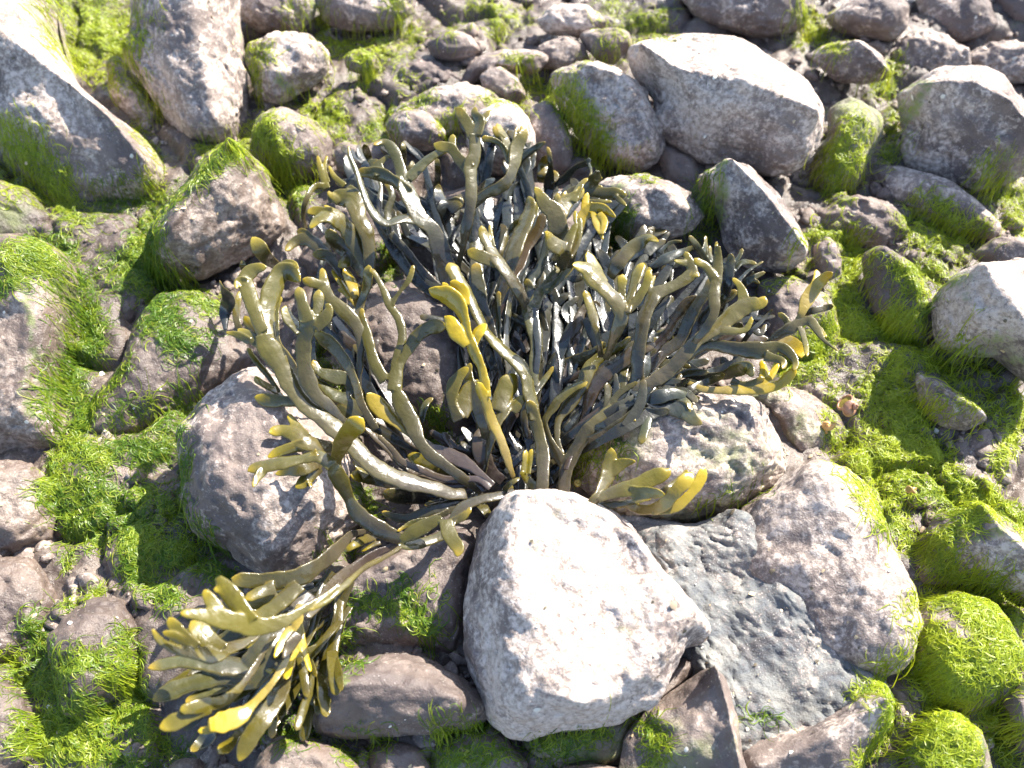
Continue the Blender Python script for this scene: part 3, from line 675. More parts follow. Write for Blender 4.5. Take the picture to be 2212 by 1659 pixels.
dg = bpy.context.evaluated_depsgraph_get()
gobj = bpy.data.objects['ground']
def ground_z(p):
    ok, loc, nn, ix = gobj.ray_cast(Vector((p[0], p[1], 1.0)), Vector((0, 0, -1)))
    return loc.z if ok else 0.0
gravel()

# ------------------------------------------------------------------ green filamentous algae
def algae():
    dg = bpy.context.evaluated_depsgraph_get(); dg.update()
    rc = S.ray_cast
    gx_, gy_ = np.meshgrid(np.arange(700) * 0.0025, np.arange(700) * 0.0025)
    gp = np.stack([gx_.ravel(), gy_.ravel(), 0 * gx_.ravel()], 1)
    flow = (noise(gp * 42 + 5) + 0.6 * noise(gp * 120 + 9)).reshape(700, 700)
    shade = (noise(gp * 70 + 25) + 0.5 * noise(gp * 200 + 2)).reshape(700, 700)
    def fl(x, y, F_=flow): return F_[min(699, max(0, int((y + 0.8) / 0.0025))), min(699, max(0, int((x + 0.85) / 0.0025)))]
    VV = []; FF = []; CC = []; nv = 0
    cam_v = Vector(CAM)
    dn = Vector((0, 0, -1))
    for P, r, dns in ALG:
        L = len(P) * 10
        cnt = int((L + r) * (r + 8) * dns / 17)
        T = np.gradient(P, axis=0)
        tone = rng.normal(0, .10) + (0.22 if (P[:, 0].mean() > 1650 or P[:, 1].mean() < 420) else -0.22)  # left threads darker, right and top brighter: shade and sun painted into colour
        for i in range(cnt):
            j = rng.integers(len(P))
            off = rng.normal(size=2) * r * 0.55
            x, y = P[j] + off
            d = ray(x, y)
            ok, loc, nn, ix, ob, mm = rc(dg, cam_v, Vector(d))
            if not ok: continue
            # direction along the stroke, in the ground plane
            t2 = T[j] / (np.linalg.norm(T[j]) + 1e-9)
            ang = math.atan2(-t2[1], t2[0]) + rng.normal(0, 0.4) + 1.9 * fl(loc.x, loc.y)
            if rng.random() < .12: ang += rng.uniform(-3, 3)
            if rng.random() < .5: ang += math.pi
            curl = rng.normal(0, 0.62)
            px, py = loc.x, loc.y
            lift = 0.0003 + 0.0012 * rng.random() ** 1.5 * min(1.2, dns)
            n = rng.integers(4, 9)
            st = rng.uniform(0.0014, 0.0028)
            w = rng.uniform(0.00012, 0.00029) * (1.6 if rng.random() < .08 else 1)
            path = []
            zprev = loc.z
            for k in range(n):
                ok, l2, n2, ix, ob, mm = rc(dg, Vector((px, py, zprev + 0.012)), dn)
                z = l2.z if ok else zprev
                if z < zprev - 0.009: z = zprev - 0.005
                zprev = z
                path.append((px, py, z + lift * math.sin((k + .6) / n * 3.0) + 0.0003))
                ang += curl + rng.normal(0, .22)
                px += math.cos(ang) * st; py += math.sin(ang) * st
            path = np.array(path)
            tan = np.gradient(path, axis=0)
            side = np.stack([-tan[:, 1], tan[:, 0], np.zeros(n)], 1)
            side /= np.linalg.norm(side, axis=1)[:, None] + 1e-9
            tw = rng.uniform(-.9, .9)
            side = side * math.cos(tw) + np.array([0, 0, math.sin(tw)])
            ww = w * np.sin(np.linspace(.5, 2.9, n))[:, None] + 0.00008
            VV.append(path + side * ww); VV.append(path - side * ww)
            a = nv + np.arange(n - 1); b = a + n
            FF.append(np.stack([a, a + 1, b + 1, b], 1)); nv += 2 * n
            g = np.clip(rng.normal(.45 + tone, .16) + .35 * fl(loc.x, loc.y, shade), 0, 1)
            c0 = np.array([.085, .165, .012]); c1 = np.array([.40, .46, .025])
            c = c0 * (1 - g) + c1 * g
            if rng.random() < .05: c = np.array([.33, .36, .05])
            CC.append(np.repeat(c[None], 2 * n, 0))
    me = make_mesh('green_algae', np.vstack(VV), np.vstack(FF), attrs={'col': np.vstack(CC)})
    o = link('green_algae', me, FILAMENT)
    tag(o, 'fine bright green thread algae draped over the rocks in tangled mats', 'algae', kind='stuff')
    print('algae verts', nv)
algae()

# ------------------------------------------------------------------ seaweed
PAN = {'O': (0, 0, 1.0), 'A': (432, 216, .2441), 'B': (918, 216, .2441), 'C': (1350, 432, .2441), 'D': (432, 567, .2441),
       'E': (918, 567, .2441), 'F': (486, 864, .2441), 'G': (1026, 864, .2441), 'H': (270, 1161, .3002)}
COL = {  # stem colour, blade colour, tip colour
 'grey':  ((.085, .075, .065), (.10, .105, .09), (.34, .24, .04)),
 'pale':  ((.15, .13, .085), (.175, .165, .095), (.33, .27, .07)),
 'olive': ((.12, .10, .05), (.17, .155, .035), (.32, .25, .03)),
 'yellow':((.22, .17, .05), (.34, .27, .03), (.42, .32, .03)),
 'mid':   ((.11, .095, .065), (.14, .13, .055), (.33, .25, .04)),
 'purple':((.105, .08, .078), (.115, .09, .085), (.14, .11, .09)),
 'dark':  ((.040, .044, .050), (.055, .065, .075), (.20, .15, .03)),
 'blue':  ((.050, .060, .070), (.085, .10, .115), (.24, .18, .04)),
}
# (kind, z at base, z at tip, [strokes])
FR = [
 ('olive',.075,.10,['A 1455,1640,60;1500,1450,90;1480,1200,120;1410,1060,130;1360,900,160;1240,860,140;1130,880,70','A 1360,880,140;1330,800,110;1310,765,60','A 1240,900,80;1150,830,60;1145,800,30']),
 ('olive',.08,.115,['A 1470,1480,80;1380,1280,130;1290,1130,140;1180,1040,150;1060,1050,110;970,1140,50','A 1160,1020,130;1020,985,80;945,1000,40','A 1200,1010,110;1120,950,50;1095,930,30']),
 ('mid',.07,.085,['A 1460,1560,70;1330,1390,110;1200,1250,120;1120,1140,90','A 1330,1380,90;1270,1450,90;1220,1480,50']),
 ('olive',.05,.07,['A 935,1140,40;912,1000,45;945,870,45;1010,770,50;1100,760,60','A 1120,790,70;1080,660,55;1040,490,30','A 1130,740,50;1100,600,40;1125,490,28','A 1280,760,55;1190,680,45;1140,580,32']),
 ('mid',.06,.09,['A 1300,1640,60;1170,1420,70;1060,1310,110;960,1240,100;850,1250,90;755,1340,50','A 1000,1240,60;920,1170,60;850,1165,40','A 1200,1400,60;1090,1370,95;990,1365,60']),
 ('olive',.055,.10,['A 700,1480,60;590,1400,110;520,1300,115;460,1210,60']),
 ('olive',.05,.08,['A 480,1560,40;400,1500,60;375,1440,50;368,1420,30']),
 ('grey',.055,.13,['A 2290,1800,110;2200,1560,150;2130,1330,150;2060,1150,130;1950,1050,130;1870,900,150;1820,770,130;1800,680,100',
    'A 1800,720,90;1760,560,90;1700,430,90;1620,370,60;1530,400,40','A 1840,700,80;1980,560,90;2090,480,70;2200,440,50',
    'A 1850,830,100;1720,720,100;1600,660,110;1480,640,90;1390,640,70','A 1600,670,100;1560,580,90;1500,535,50','A 1560,590,60;1640,515,45;1690,490,25',
    'A 1980,1080,110;1800,1050,90;1640,1090,80;1520,980,80;1440,800,60;1390,640,50;1330,500,40;1312,400,20']),
 ('grey',.045,.085,['A 2200,1720,50;2000,1540,50;1860,1370,55;1700,1200,75;1600,1050,50;1590,900,50;1600,760,35;1550,640,35','A 1700,1200,60;1660,1000,60;1700,850,60;1640,700,50']),
 ('olive',.06,.085,['A 1520,580,30;1475,460,60;1450,388,40']),
 ('olive',.05,.08,['A 1810,640,40;1800,470,50;1800,368,32','A 1810,620,30;1870,590,38;1880,540,28']),
 ('olive',.05,.09,['A 2100,800,60;2105,640,55;2095,515,30']),
 ('dark',.06,.10,['A 2200,1050,150;2140,920,120;2110,830,85;2110,740,55','A 2190,960,120;2290,900,100;2330,870,60']),
 ('pale',.07,.16,['B 300,1440,40;335,1300,55;365,1130,85;400,950,90;410,750,100;400,600,110;440,480,110;440,300,110',
    'B 430,330,90;370,200,90;300,100,70;262,70,40','B 340,160,60;345,60,30','B 450,320,95;480,200,115;440,120,70;442,55,35','B 490,200,90;560,120,60;592,88,35',
    'B 400,620,95;300,520,90;230,430,80;130,410,80;72,385,50','B 240,440,70;240,370,65;250,300,45']),
 ('mid',.065,.145,['B 340,1380,35;390,1000,50;440,920,70;540,830,90;650,780,100;740,700,90;790,560,100;810,430,110;870,300,85;852,225,40',
    'B 780,450,75;805,350,60;815,235,35','B 745,560,50;700,430,50;620,360,50;498,335,50','B 745,450,60;700,330,75;635,205,40','B 700,350,50;635,300,55;608,228,30']),
 ('olive',.06,.10,['B 440,860,70;490,780,85;560,730,85;615,690,50']),
 ('mid',.07,.15,['B 1250,1500,100;1240,1350,150;1180,1150,150;1150,1000,150;1070,930,120;1010,830,80;968,768,50',
    'B 1180,1010,130;1260,900,110;1350,840,80;1405,775,50','B 1170,950,60;1165,870,60;1175,820,28','B 1230,920,60;1240,850,65;1245,800,30','B 1300,900,80;1380,750,60;1445,688,40']),
 ('olive',.08,.15,['B 1210,1480,80;1225,1340,140;1130,1270,130;1080,1195,85;1058,1165,45','B 1230,1340,110;1290,1200,80;1345,1085,40','B 1270,1400,60;1340,1260,70;1365,1140,60;1372,1040,38','B 1330,1080,30;1330,1000,40;1328,975,20']),
 ('yellow',.07,.13,['B 1300,1420,50;1340,1250,60;1380,1060,100;1440,980,90;1485,905,50','B 1410,1000,60;1420,900,60;1440,815,38','B 1460,940,60;1560,955,85;1640,1000,55;1690,1040,22','B 1480,980,50;1520,1100,60;1550,1190,36','B 1540,1000,50;1590,1080,60;1570,1190,40','B 1540,1130,40;1575,1240,32']),
 ('pale',.06,.12,['B 1100,1050,60;1200,900,60;1300,810,70;1420,790,80;1500,700,100;1530,625,45','B 1500,700,60;1575,690,35','B 1430,810,70;1580,825,90;1700,830,90;1790,842,55','B 1680,850,40;1740,900,40;1788,942,18','B 1470,770,50;1575,765,30','B 1420,900,40;1540,900,45;1660,900,30']),
 ('blue',.05,.10,['B 1060,900,60;1130,760,60;1230,700,60;1330,600,50;1430,555,50;1460,515,38','B 1450,560,30;1472,630,26;1450,700,20']),
 ('blue',.05,.11,['B 940,1100,50;925,900,50;905,770,60;850,640,60;825,560,60;900,480,60;1000,410,50;1072,368,22']),
 ('grey',.05,.10,['B 1090,900,80;1100,720,80;1110,600,50;1100,480,40;1080,410,30','B 1100,720,70;1160,680,60;1130,620,40']),
 ('yellow',.05,.09,['B 1030,720,60;1045,600,85;1065,490,50']),
 ('grey',.055,.09,['B 440,2150,90;440,1900,110;450,1640,110;460,1400,110;450,1200,110;440,1060,90;430,900,70']),
 ('pale',.055,.10,['B 560,2000,60;700,1640,100;800,1300,150;880,1100,150;930,950,110;915,850,70','B 880,1100,100;960,1000,80;1000,900,40']),
 ('purple',.05,.08,['B 620,2000,60;760,1600,80;850,1450,80;900,1300,90;1000,1150,90;1050,1000,70']),
 ('olive',.065,.09,['B 660,1420,35;690,1300,40;740,1180,50;820,1060,40']),
 ('mid',.07,.12,['E 900,380,100;830,250,115;700,60,115;620,-50,110;560,-160,100;520,-240,90;500,-330,50','B 640,1440,100;500,1390,105;370,1330,80','B 600,1300,50;580,1170,40;575,1100,20']),
 ('olive',.08,.16,['E 1600,860,50;1690,620,90;1740,470,130;1690,350,130;1600,250,140;1500,150,160;1420,60,140;1300,20,70','E 1560,180,140;1500,50,120;1450,-60,80;1440,-100,45',
    'E 1760,450,110;1830,260,80;1880,100,90;1935,0,80','E 1745,420,70;1740,250,70;1750,100,85','E 1790,440,60;1880,330,70;1960,180,70;1985,60,55']),
 ('olive',.085,.135,['E 1640,130,80;1700,20,110;1800,-100,130;1900,-170,120;1990,-210,90;2065,-180,45']),
 ('olive',.07,.10,['E 1560,840,50;1530,650,50;1480,450,80;1430,300,70;1408,245,38']),
 ('blue',.06,.10,['B 1900,1480,40;1960,1450,70;2060,1440,100;2180,1380,80;2290,1340,60;2400,1290,30','C 300,470,40;400,380,35;510,365,25']),
 # right cluster
 ('pale',.07,.13,['E 1850,1120,100;1880,980,110;1880,850,110;1905,700,110;1935,500,110;2000,350,110;2040,280,110;2150,230,100;2270,170,90;2360,90,100;2340,0,80;2300,-100,45','C 540,560,55;430,535,40','C 600,640,70;660,680,60','C 240,860,60;200,740,65;215,590,45','C 230,800,30;250,700,40;270,665,25']),
 ('olive',.09,.15,['C 560,1330,50;640,1230,60;720,1130,70;790,1000,80;790,850,90;810,700,90;820,560,80;822,405,55','C 795,710,70;720,590,75;650,550,70;606,515,45','C 810,480,45;808,365,32']),
 ('mid',.06,.14,['C -20,1760,90;60,1690,100;200,1640,110;400,1500,115;620,1260,110;760,1160,110;880,1080,130;1000,980,140;1100,930,140;1200,910,100;1240,850,70','C 1060,950,110;1040,820,80;1010,750,60;948,688,36','C 830,1150,80;960,1160,70;1060,1150,60;1110,1080,45;1120,1030,30']),
 ('mid',.06,.13,['C -20,1760,80;150,1660,100;380,1520,120;520,1390,110;650,1310,90;800,1290,85;1000,1320,120;1200,1330,135;1350,1300,90;1450,1350,80;1510,1440,60;1495,1515,38','C 1240,1380,90;1400,1430,60;1390,1500,45']),
 ('mid',.06,.11,['C 420,1530,60;560,1550,60;700,1570,70;880,1550,80;1000,1500,115;1090,1490,110;1130,1560,55','C 1080,1500,60;1130,1490,25','C 940,1600,60;1040,1640,70;1140,1620,60;1240,1570,50']),
 ('yellow',.07,.12,['C 560,1620,50;720,1680,60;1000,1680,90;1180,1670,110;1350,1640,90;1450,1560,90;1515,1490,50','C 1190,1660,80;1230,1540,70;1208,1415,45','C 1230,1640,60;1300,1540,60;1362,1445,45']),
 ('mid',.075,.10,['C 560,1680,50;640,1640,55;760,1600,60;885,1545,45']),
 ('pale',.06,.13,['C 1180,1380,60;1280,1260,60;1350,1200,80;1480,1130,90;1560,1080,80;1650,1080,80;1750,1230,40;1888,1338,18','C 1700,1120,50;1745,1160,36;1785,1220,22','C 1560,1130,60;1600,1280,50;1612,1388,34','C 1460,1130,60;1410,1040,50;1350,1000,36']),
 ('yellow',.08,.13,['C 1500,1120,50;1560,1010,65;1600,900,100;1680,780,115;1770,680,80;1842,640,36','C 1680,780,90;1700,690,70;1692,612,34']),
 ('mid',.07,.11,['C 1540,1060,50;1600,1000,50;1700,970,55;1845,940,45']),
 ('grey',.055,.10,['C 1020,1300,40;1100,1180,45;1200,1080,42;1310,968,26','C 1150,1150,60;1200,1180,50;1250,1100,30']),
 ('purple',.045,.06,['C 900,1320,80;1050,1240,110;1180,1230,90;1280,1240,30']),
 ('yellow',.045,.06,['C 1350,1200,90;1480,1270,110;1550,1330,90;1560,1400,50']),
 ('blue',.05,.12,['C 900,900,90;860,760,80;750,600,65;650,430,60;565,315,45','C 690,470,60;710,400,45;715,312,32','C 720,520,40;722,365,22','C 760,560,50;750,400,32']),
 ('blue',.055,.12,['C 840,950,90;900,800,85;925,620,80;940,470,60','C 940,640,55;900,590,85;862,550,36','C 960,640,40;1020,560,50;1100,550,50;1172,568,28','C 960,560,45;1010,500,45;1040,425,40']),
 ('blue',.05,.11,['C 980,820,60;1060,740,60;1120,690,60;1130,635,30','C 1100,710,50;1180,665,50;1245,638,28','C 1130,700,30;1195,740,42','C 1000,720,40;1100,620,38;1230,540,18']),
 ('grey',.055,.09,['C 150,1600,60;350,1350,100;480,1250,110;560,1080,110;640,930,110;730,800,85;745,690,60']),
 ('purple',.05,.08,['C 130,1560,60;250,1330,80;380,1180,90;480,1000,90;560,900,80;660,850,40']),
 ('pale',.06,.10,['C 20,960,60;60,830,60;110,700,60;170,600,50;170,550,30']),
 ('grey',.05,.08,['C 600,1280,80;680,1080,100;820,920,90;900,860,80;1000,800,50']),
 # left cluster
 ('pale',.05,.15,['F 2130,830,100;2000,830,110;1850,780,120;1600,720,150;1400,640,150;1250,530,150;1130,400,140;1000,280,150;870,170,140;700,30,135;590,-120,145;510,-270,150;430,-400,170;360,-500,180;330,-580,150',
    'D 600,760,150;590,500,140;610,330,150;660,200,160;720,90,150;810,90,130;890,170,80','D 640,160,90;700,50,80;800,8,65;875,45,45','D 560,620,100;510,520,100;460,360,110;420,230,130;400,140,110;480,60,100;595,38,50','D 410,180,90;340,170,75;318,235,36',
    'D 600,760,120;490,680,110;400,640,90;330,585,50','D 440,700,60;330,640,60;225,618,30']),
 ('blue',.055,.09,['D 225,600,35;220,450,85;250,330,110;200,230,40;172,155,14']),
 ('olive',.05,.07,['D 420,700,50;350,600,60;320,450,60;345,300,50;360,250,40','D 480,640,70;430,540,80;390,470,50']),
 ('pale',.06,.16,['D 1420,1600,60;1290,1440,75;1150,1280,90;1030,1180,110;960,1050,130;920,900,120;920,700,120;950,580,150;950,520,150','D 950,540,130;910,380,100;870,215,80','D 1000,560,110;1040,430,80;1050,300,85;1050,235,50','D 1010,560,130;1100,500,110;1140,410,70;1105,365,40','D 900,620,120;800,520,110;760,440,90;762,378,60']),
 ('olive',.055,.09,['D 1200,1330,70;1000,1180,90;880,1040,120;780,880,110;690,730,80;670,560,70;680,400,60;720,300,50']),
 ('olive',.065,.09,['D 1560,1480,60;1430,1250,70;1380,1080,75;1300,900,100;1180,740,120;1080,660,100;1010,600,60']),
 ('mid',.06,.12,['D 1450,1300,40;1405,1050,50;1420,850,60;1420,650,80;1360,520,110;1260,420,110;1160,330,100;1105,250,100;1090,120,70;1080,45,45','D 1110,210,70;1000,180,90;900,150,50']),
 ('olive',.07,.09,['D 1420,560,60;1410,450,70;1430,340,80;1480,200,90;1490,20,90']),
 ('yellow',.06,.085,['D 1400,400,50;1340,180,90;1270,50,70','D 1400,400,40;1290,270,50;1215,235,36','D 1370,350,55;1250,180,60;1170,60,50']),
 ('mid',.05,.10,['G 60,820,60;-100,700,80;-290,560,90;-400,480,100;-500,350,100;-560,200,140;-640,60,130;-705,-110,110','D 1640,1050,110;1550,900,90;1490,700,90;1440,500,60;1430,400,45',
    'D 1720,1140,110;1740,960,110;1760,830,90;1790,650,70;1760,500,70;1680,380,70;1630,250,60;1560,120,50;1500,50,45','D 1690,370,60;1760,270,40;1850,150,50;1890,20,40','D 1770,900,60;1850,760,90;1930,640,110;2050,570,120;2180,560,100']),
 ('blue',.045,.07,['G 0,800,60;-120,620,80;-260,520,100;-430,400,90;-500,330,70;-560,200,100;-560,80,100;-555,40,50','D 1960,1420,50;1970,1340,70;2000,1250,70;2065,1195,40']),
 ('yellow',.06,.09,['D 2000,1620,50;1900,1550,55;1780,1450,80;1650,1340,130;1540,1230,130;1475,1155,70']),
 ('grey',.045,.065,['F 2250,640,80;2050,540,110;1800,460,120;1500,300,150;1260,180,190;1080,70,200;1040,-60,150','D 1330,1220,130;1200,1180,110;1050,1060,70;1000,1040,30','D 1370,1170,120;1320,1040,110;1180,1010,110;1050,960,80;1000,860,50']),
 ('olive',.05,.065,['D 1250,1300,40;1100,1280,40;930,1250,60;770,1230,90;600,1220,105;478,1188,60']),
 ('olive',.04,.055,['D 800,1250,40;640,1120,60;520,1050,70;490,1000,40','D 700,1150,40;600,1000,50;480,850,50;420,750,40']),
 ('mid',.05,.13,['F 1600,1250,100;1440,1180,130;1300,1100,130;1180,1010,130;1110,900,90;1050,770,120;980,640,130;930,560,120','F 950,580,130;830,500,120;700,520,100;500,560,120;350,590,120;250,610,90;195,632,45','F 340,620,80;280,700,60;245,775,30','F 780,520,60;805,425,22']),
 ('yellow',.09,.15,['F 970,620,80;1000,480,110;1070,320,145;1170,210,165;1225,160,120']),
 ('olive',.045,.08,['F 1100,440,80;950,420,100;820,400,120;700,370,140;620,310,120;500,270,100;385,290,60','F 700,340,110;620,220,80;558,120,40','F 700,400,100;560,430,90;450,470,70;375,512,36']),
 ('olive',.045,.06,['F 860,560,60;680,620,90;560,630,80;440,658,36','F 840,590,90;740,680,115;680,740,90;618,782,34','F 740,700,50;765,785,26']),
 ('mid',.06,.10,['G 350,800,60;200,850,80;50,880,90;-130,960,90;-200,1060,80;-260,1180,90;-420,1250,90;-570,1290,80;-680,1290,60','F 1550,1250,60;1650,1180,110;1780,1110,130;1920,1040,60','F 1950,1060,100;1990,1200,120;2060,1310,110;2052,1390,45','F 1990,1090,60;2100,1040,60;2185,962,30']),
 ('purple',.05,.12,['F 1600,1270,80;1480,1300,60;1330,1360,65;1150,1480,85;980,1620,110;880,1740,90;800,1850,70;720,1930,60','H 1250,690,70;1180,790,80;1150,900,50']),
 ('mid',.055,.13,['F 1250,1160,45;1120,1190,65;1050,1260,95;950,1360,120;800,1480,130;650,1560,150;500,1590,140;300,1600,130;120,1590,110;50,1580,70','H 1080,360,90;960,400,80;860,450,50','H 1250,340,120;1150,440,110;1020,540,110;900,600,60']),
 ('olive',.05,.06,['F 1400,1180,50;1300,1210,70;1180,1260,75;1050,1345,36','F 1380,1260,40;1290,1290,50;1200,1342,36']),
 ('grey',.045,.06,['G 60,800,60;-60,880,90;-250,950,105;-450,1010,95;-640,1050,75;-830,990,40','F 1980,990,50;1800,1060,60;1650,1090,50;1520,1165,26']),
 ('purple',.05,.075,['G 100,800,60;0,720,80;-260,740,80;-510,650,80;-660,560,70;-780,420,70;-910,300,60;-980,240,36']),
 ('purple',.055,.08,['G 140,780,60;20,700,60;-250,700,60;-470,620,60;-650,540,60;-740,430,50;-860,310,46']),
 ('purple',.05,.075,['G 160,760,60;0,620,80;-160,520,130;-360,460,130;-560,360,90;-760,230,70;-900,170,50']),
 ('olive',.04,.06,['G -60,760,60;-150,720,70;-310,620,115;-460,540,115;-600,490,60']),
 ('olive',.03,.05,['F 1600,800,60;1400,720,90;1250,680,115;1105,665,60','F 1260,680,80;1180,600,50;1130,540,30']),
 ('dark',.03,.05,['F 2000,880,80;1800,860,120;1600,850,140;1420,830,110;1390,830,50','F 1950,880,60;1850,900,60;1760,935,36']),
 # hanging bunch, lower left
 ('olive',.10,.17,['F 1560,1300,40;1400,1400,45;1240,1480,50;1060,1640,55;900,1780,50;740,1860,45','H 1550,350,45;1400,450,45;1250,540,60;1120,610,90;960,640,120;800,610,130;620,570,110;480,550,70;392,545,40','H 900,620,130;810,480,120;720,360,110;668,285,60','H 720,590,110;640,490,95;565,372,46','H 740,370,40;690,380,50;630,370,40']),
 ('olive',.11,.18,['H 1180,600,30;1080,650,40;980,690,45;850,760,70;740,800,110;620,850,130;480,830,90;350,800,70;250,740,50;195,655,26','H 680,830,130;580,720,130;500,630,110;472,598,55','H 500,810,110;390,690,100;310,575,50','H 440,760,60;350,710,60;265,680,40','H 940,720,40;900,760,50;865,800,28']),
 ('grey',.075,.09,['H 1350,420,120;1250,560,180;1130,720,230;1000,860,240;900,980,200;780,1080,120','H 900,940,150;680,920,150;450,890,110;250,920,80;162,942,36','H 900,980,140;680,1000,120;450,1060,110;300,1120,110;195,1175,50','H 820,1020,100;620,1090,100;430,1190,40']),
 ('olive',.10,.14,['H 1080,700,40;1000,820,42;930,940,50;820,1090,60;700,1180,80;550,1210,95;390,1245,70','H 620,1230,60;450,1290,90;330,1340,105;245,1375,60']),
 ('yellow',.10,.15,['H 1190,820,40;1130,940,50;1050,1060,50;930,1190,60;830,1280,110;700,1330,140;605,1350,100','H 700,1350,70;620,1380,60;520,1395,40']),
 ('olive',.075,.11,['H 1200,800,70;1150,1010,100;1080,1180,120;970,1330,125;880,1480,110;818,1615,50']),
 ('olive',.07,.10,['H 1000,1200,50;900,1320,55;820,1400,55;760,1480,70;700,1530,80;672,1558,36']),
 ('blue',.065,.08,['H 760,1300,60;640,1370,85;580,1450,95;470,1540,50']),
 ('yellow',.085,.115,['H 1260,480,50;1240,600,75;1240,720,95;1190,860,80;1160,1025,50','H 1250,700,70;1290,820,60;1335,970,36','H 1190,640,50;1120,780,60;1075,872,34']),
 ('olive',.07,.09,['H 1120,720,60;1060,860,100;1045,930,90;1050,985,50']),
 # centre stems
 ('mid',.055,.085,['G 580,900,80;600,700,100;600,500,110;570,320,100;520,150,100;480,0,100','E 980,1400,100;960,1280,110;920,1150,120;900,1020,125;830,900,130;700,790,120;560,640,90;480,500,90;400,330,100;300,170,120;210,0,120']),
 ('grey',.04,.07,['G 500,420,40;440,100,70;700,-300,40;','E 960,1100,80;970,900,90;985,700,110;940,500,130;900,380,120','E 960,400,90;1010,280,90;1080,200,80;1180,60,70;1220,-20,60','E 1060,260,60;1200,140,60;1310,20,50']),
 ('grey',.05,.09,['E 700,1100,60;600,600,60;530,430,80;480,250,110;450,0,100']),
 ('grey',.04,.06,['E 560,1659,60;690,1080,60;640,950,110;560,830,110;500,720,100;470,640,80;450,500,80']),
 ('grey',.045,.08,['E 720,1350,50;740,1000,60;720,800,60;720,600,60;740,400,60;760,280,50;800,100,50','E 720,900,50;660,700,50;650,500,50;650,250,55']),
 ('blue',.05,.09,['E 980,1000,50;1000,700,60;930,200,90;1000,80,80;1050,-50,70;1100,-300,50','E 940,250,70;900,170,60;880,140,30']),
 ('purple',.04,.06,['E 960,1150,50;1000,960,80;1120,890,90;1220,780,90;1260,680,90;1340,560,90;1400,420,70;1500,380,80;1560,400,40','E 1220,800,80;1350,780,90;1460,760,50']),
 ('mid',.045,.065,['E 1000,980,40;1180,930,90;1350,870,110;1500,800,80;1600,700,60','E 1050,880,60;1150,800,70;1260,620,50']),
 ('mid',.04,.065,['G 775,900,90;790,750,100;810,600,110;870,480,110;960,330,110;1060,220,120;1200,100,95;1330,0,90;1420,-100,60','E 1640,1280,60;1780,1180,70;1850,1120,80','G 800,590,90;700,440,90;640,300,60;620,180,60;700,60,90;740,0,80;860,-100,90;1000,-160,60','G 780,520,60;730,350,50;740,180,60;820,60,100;900,-60,105;960,-150,110;1030,-300,110;1140,-400,80;1280,-470,70;1380,-560,40']),
 ('purple',.055,.08,['G 800,620,50;880,380,60;960,180,70;1010,0,110;1050,-100,140;1150,-230,150;1300,-340,140;1450,-440,120;1600,-500,90']),
 ('yellow',.055,.13,['G 345,690,40;310,600,60;280,500,70;220,330,80;150,180,80;90,0,80;20,-160,75','E 550,1200,70;530,1080,85;500,930,80;430,780,95;380,640,85;350,500,90;300,380,150;200,290,150;90,260,110;28,235,50','E 330,380,120;330,260,110;260,190,80;215,168,34','E 240,300,70;190,220,55;150,172,28','E 430,740,60;460,640,115;520,570,90;552,545,45','E 370,740,60;290,640,115;220,520,100;165,475,40']),
 ('olive',.05,.10,['G 140,450,60;100,300,90;50,160,90;20,30,100;-60,-200,90;-40,-330,60','E 300,1400,90;240,1250,80;250,1100,110;310,1000,90;385,925,50','E 310,1360,120;370,1220,165;450,1110,140;562,1100,46','E 440,1110,80;466,1028,32']),
 ('mid',.05,.075,['G 60,700,60;130,400,70;200,200,90;260,100,95;300,0,100;330,-60,110','E 640,1320,140;700,1150,150;770,1040,150;810,990,80','E 780,1330,60;830,1240,90;870,1170,50']),
 ('purple',.045,.06,['G 250,720,90;130,620,110;60,480,140;40,350,110;130,200,70;200,130,50']),
 ('olive',.06,.08,['G 250,960,60;250,860,60;290,760,55;395,688,30','G 330,930,45;300,830,50;330,750,40']),
 ('olive',.05,.075,['G 610,870,70;500,740,80;400,640,40','G 460,660,60;490,520,60;505,430,45','G 430,650,50;445,520,60;450,440,60']),
 ('olive',.04,.05,['G -40,830,80;30,900,90;90,980,90;165,1070,60']),
 ('blue',.035,.075,['E 1650,1080,50;1830,1150,60;1950,1220,100;2100,1180,110;2212,1160,100;2320,1190,70;2440,1200,30','G 1430,-20,70;1500,80,60;1540,120,65;1450,140,60;1380,152,30','G 1540,110,60;1525,200,75;1490,300,80;1470,395,65','G 1400,170,40;1430,190,30']),
 ('blue',.04,.07,['G 1350,-120,70;1500,-20,110;1650,30,150;1850,110,130;1930,180,100;2015,215,40','G 1840,120,100;1930,165,80;2000,195,30','G 1750,-40,80;1880,10,80;1900,90,40']),
]

GX = np.arange(-40, 2260, 5.0); GY = np.arange(-40, 1760, 5.0)
def surface_grid():
    dg = bpy.context.evaluated_depsgraph_get(); dg.update()
    out = np.full((len(GY), len(GX)), -1.0)
    cv = Vector(CAM)
    for j, y in enumerate(GY):
        D = ray(GX, np.full(len(GX), y))
        for i in range(len(GX)):
            ok, loc, nn, ix, ob, mm = S.ray_cast(dg, cv, Vector(D[i]))
            if ok and ob is not None and not ob.get('label', '').startswith('big sunlit white') and ob.name != 'green_algae': out[j, i] = loc.z
    return out
SURF = surface_grid()
def surf(x, y):
    i = np.clip(np.round((x + 40) / 5).astype(int), 0, len(GX) - 1); j = np.clip(np.round((y + 40) / 5).astype(int), 0, len(GY) - 1)
    return SURF[j, i]

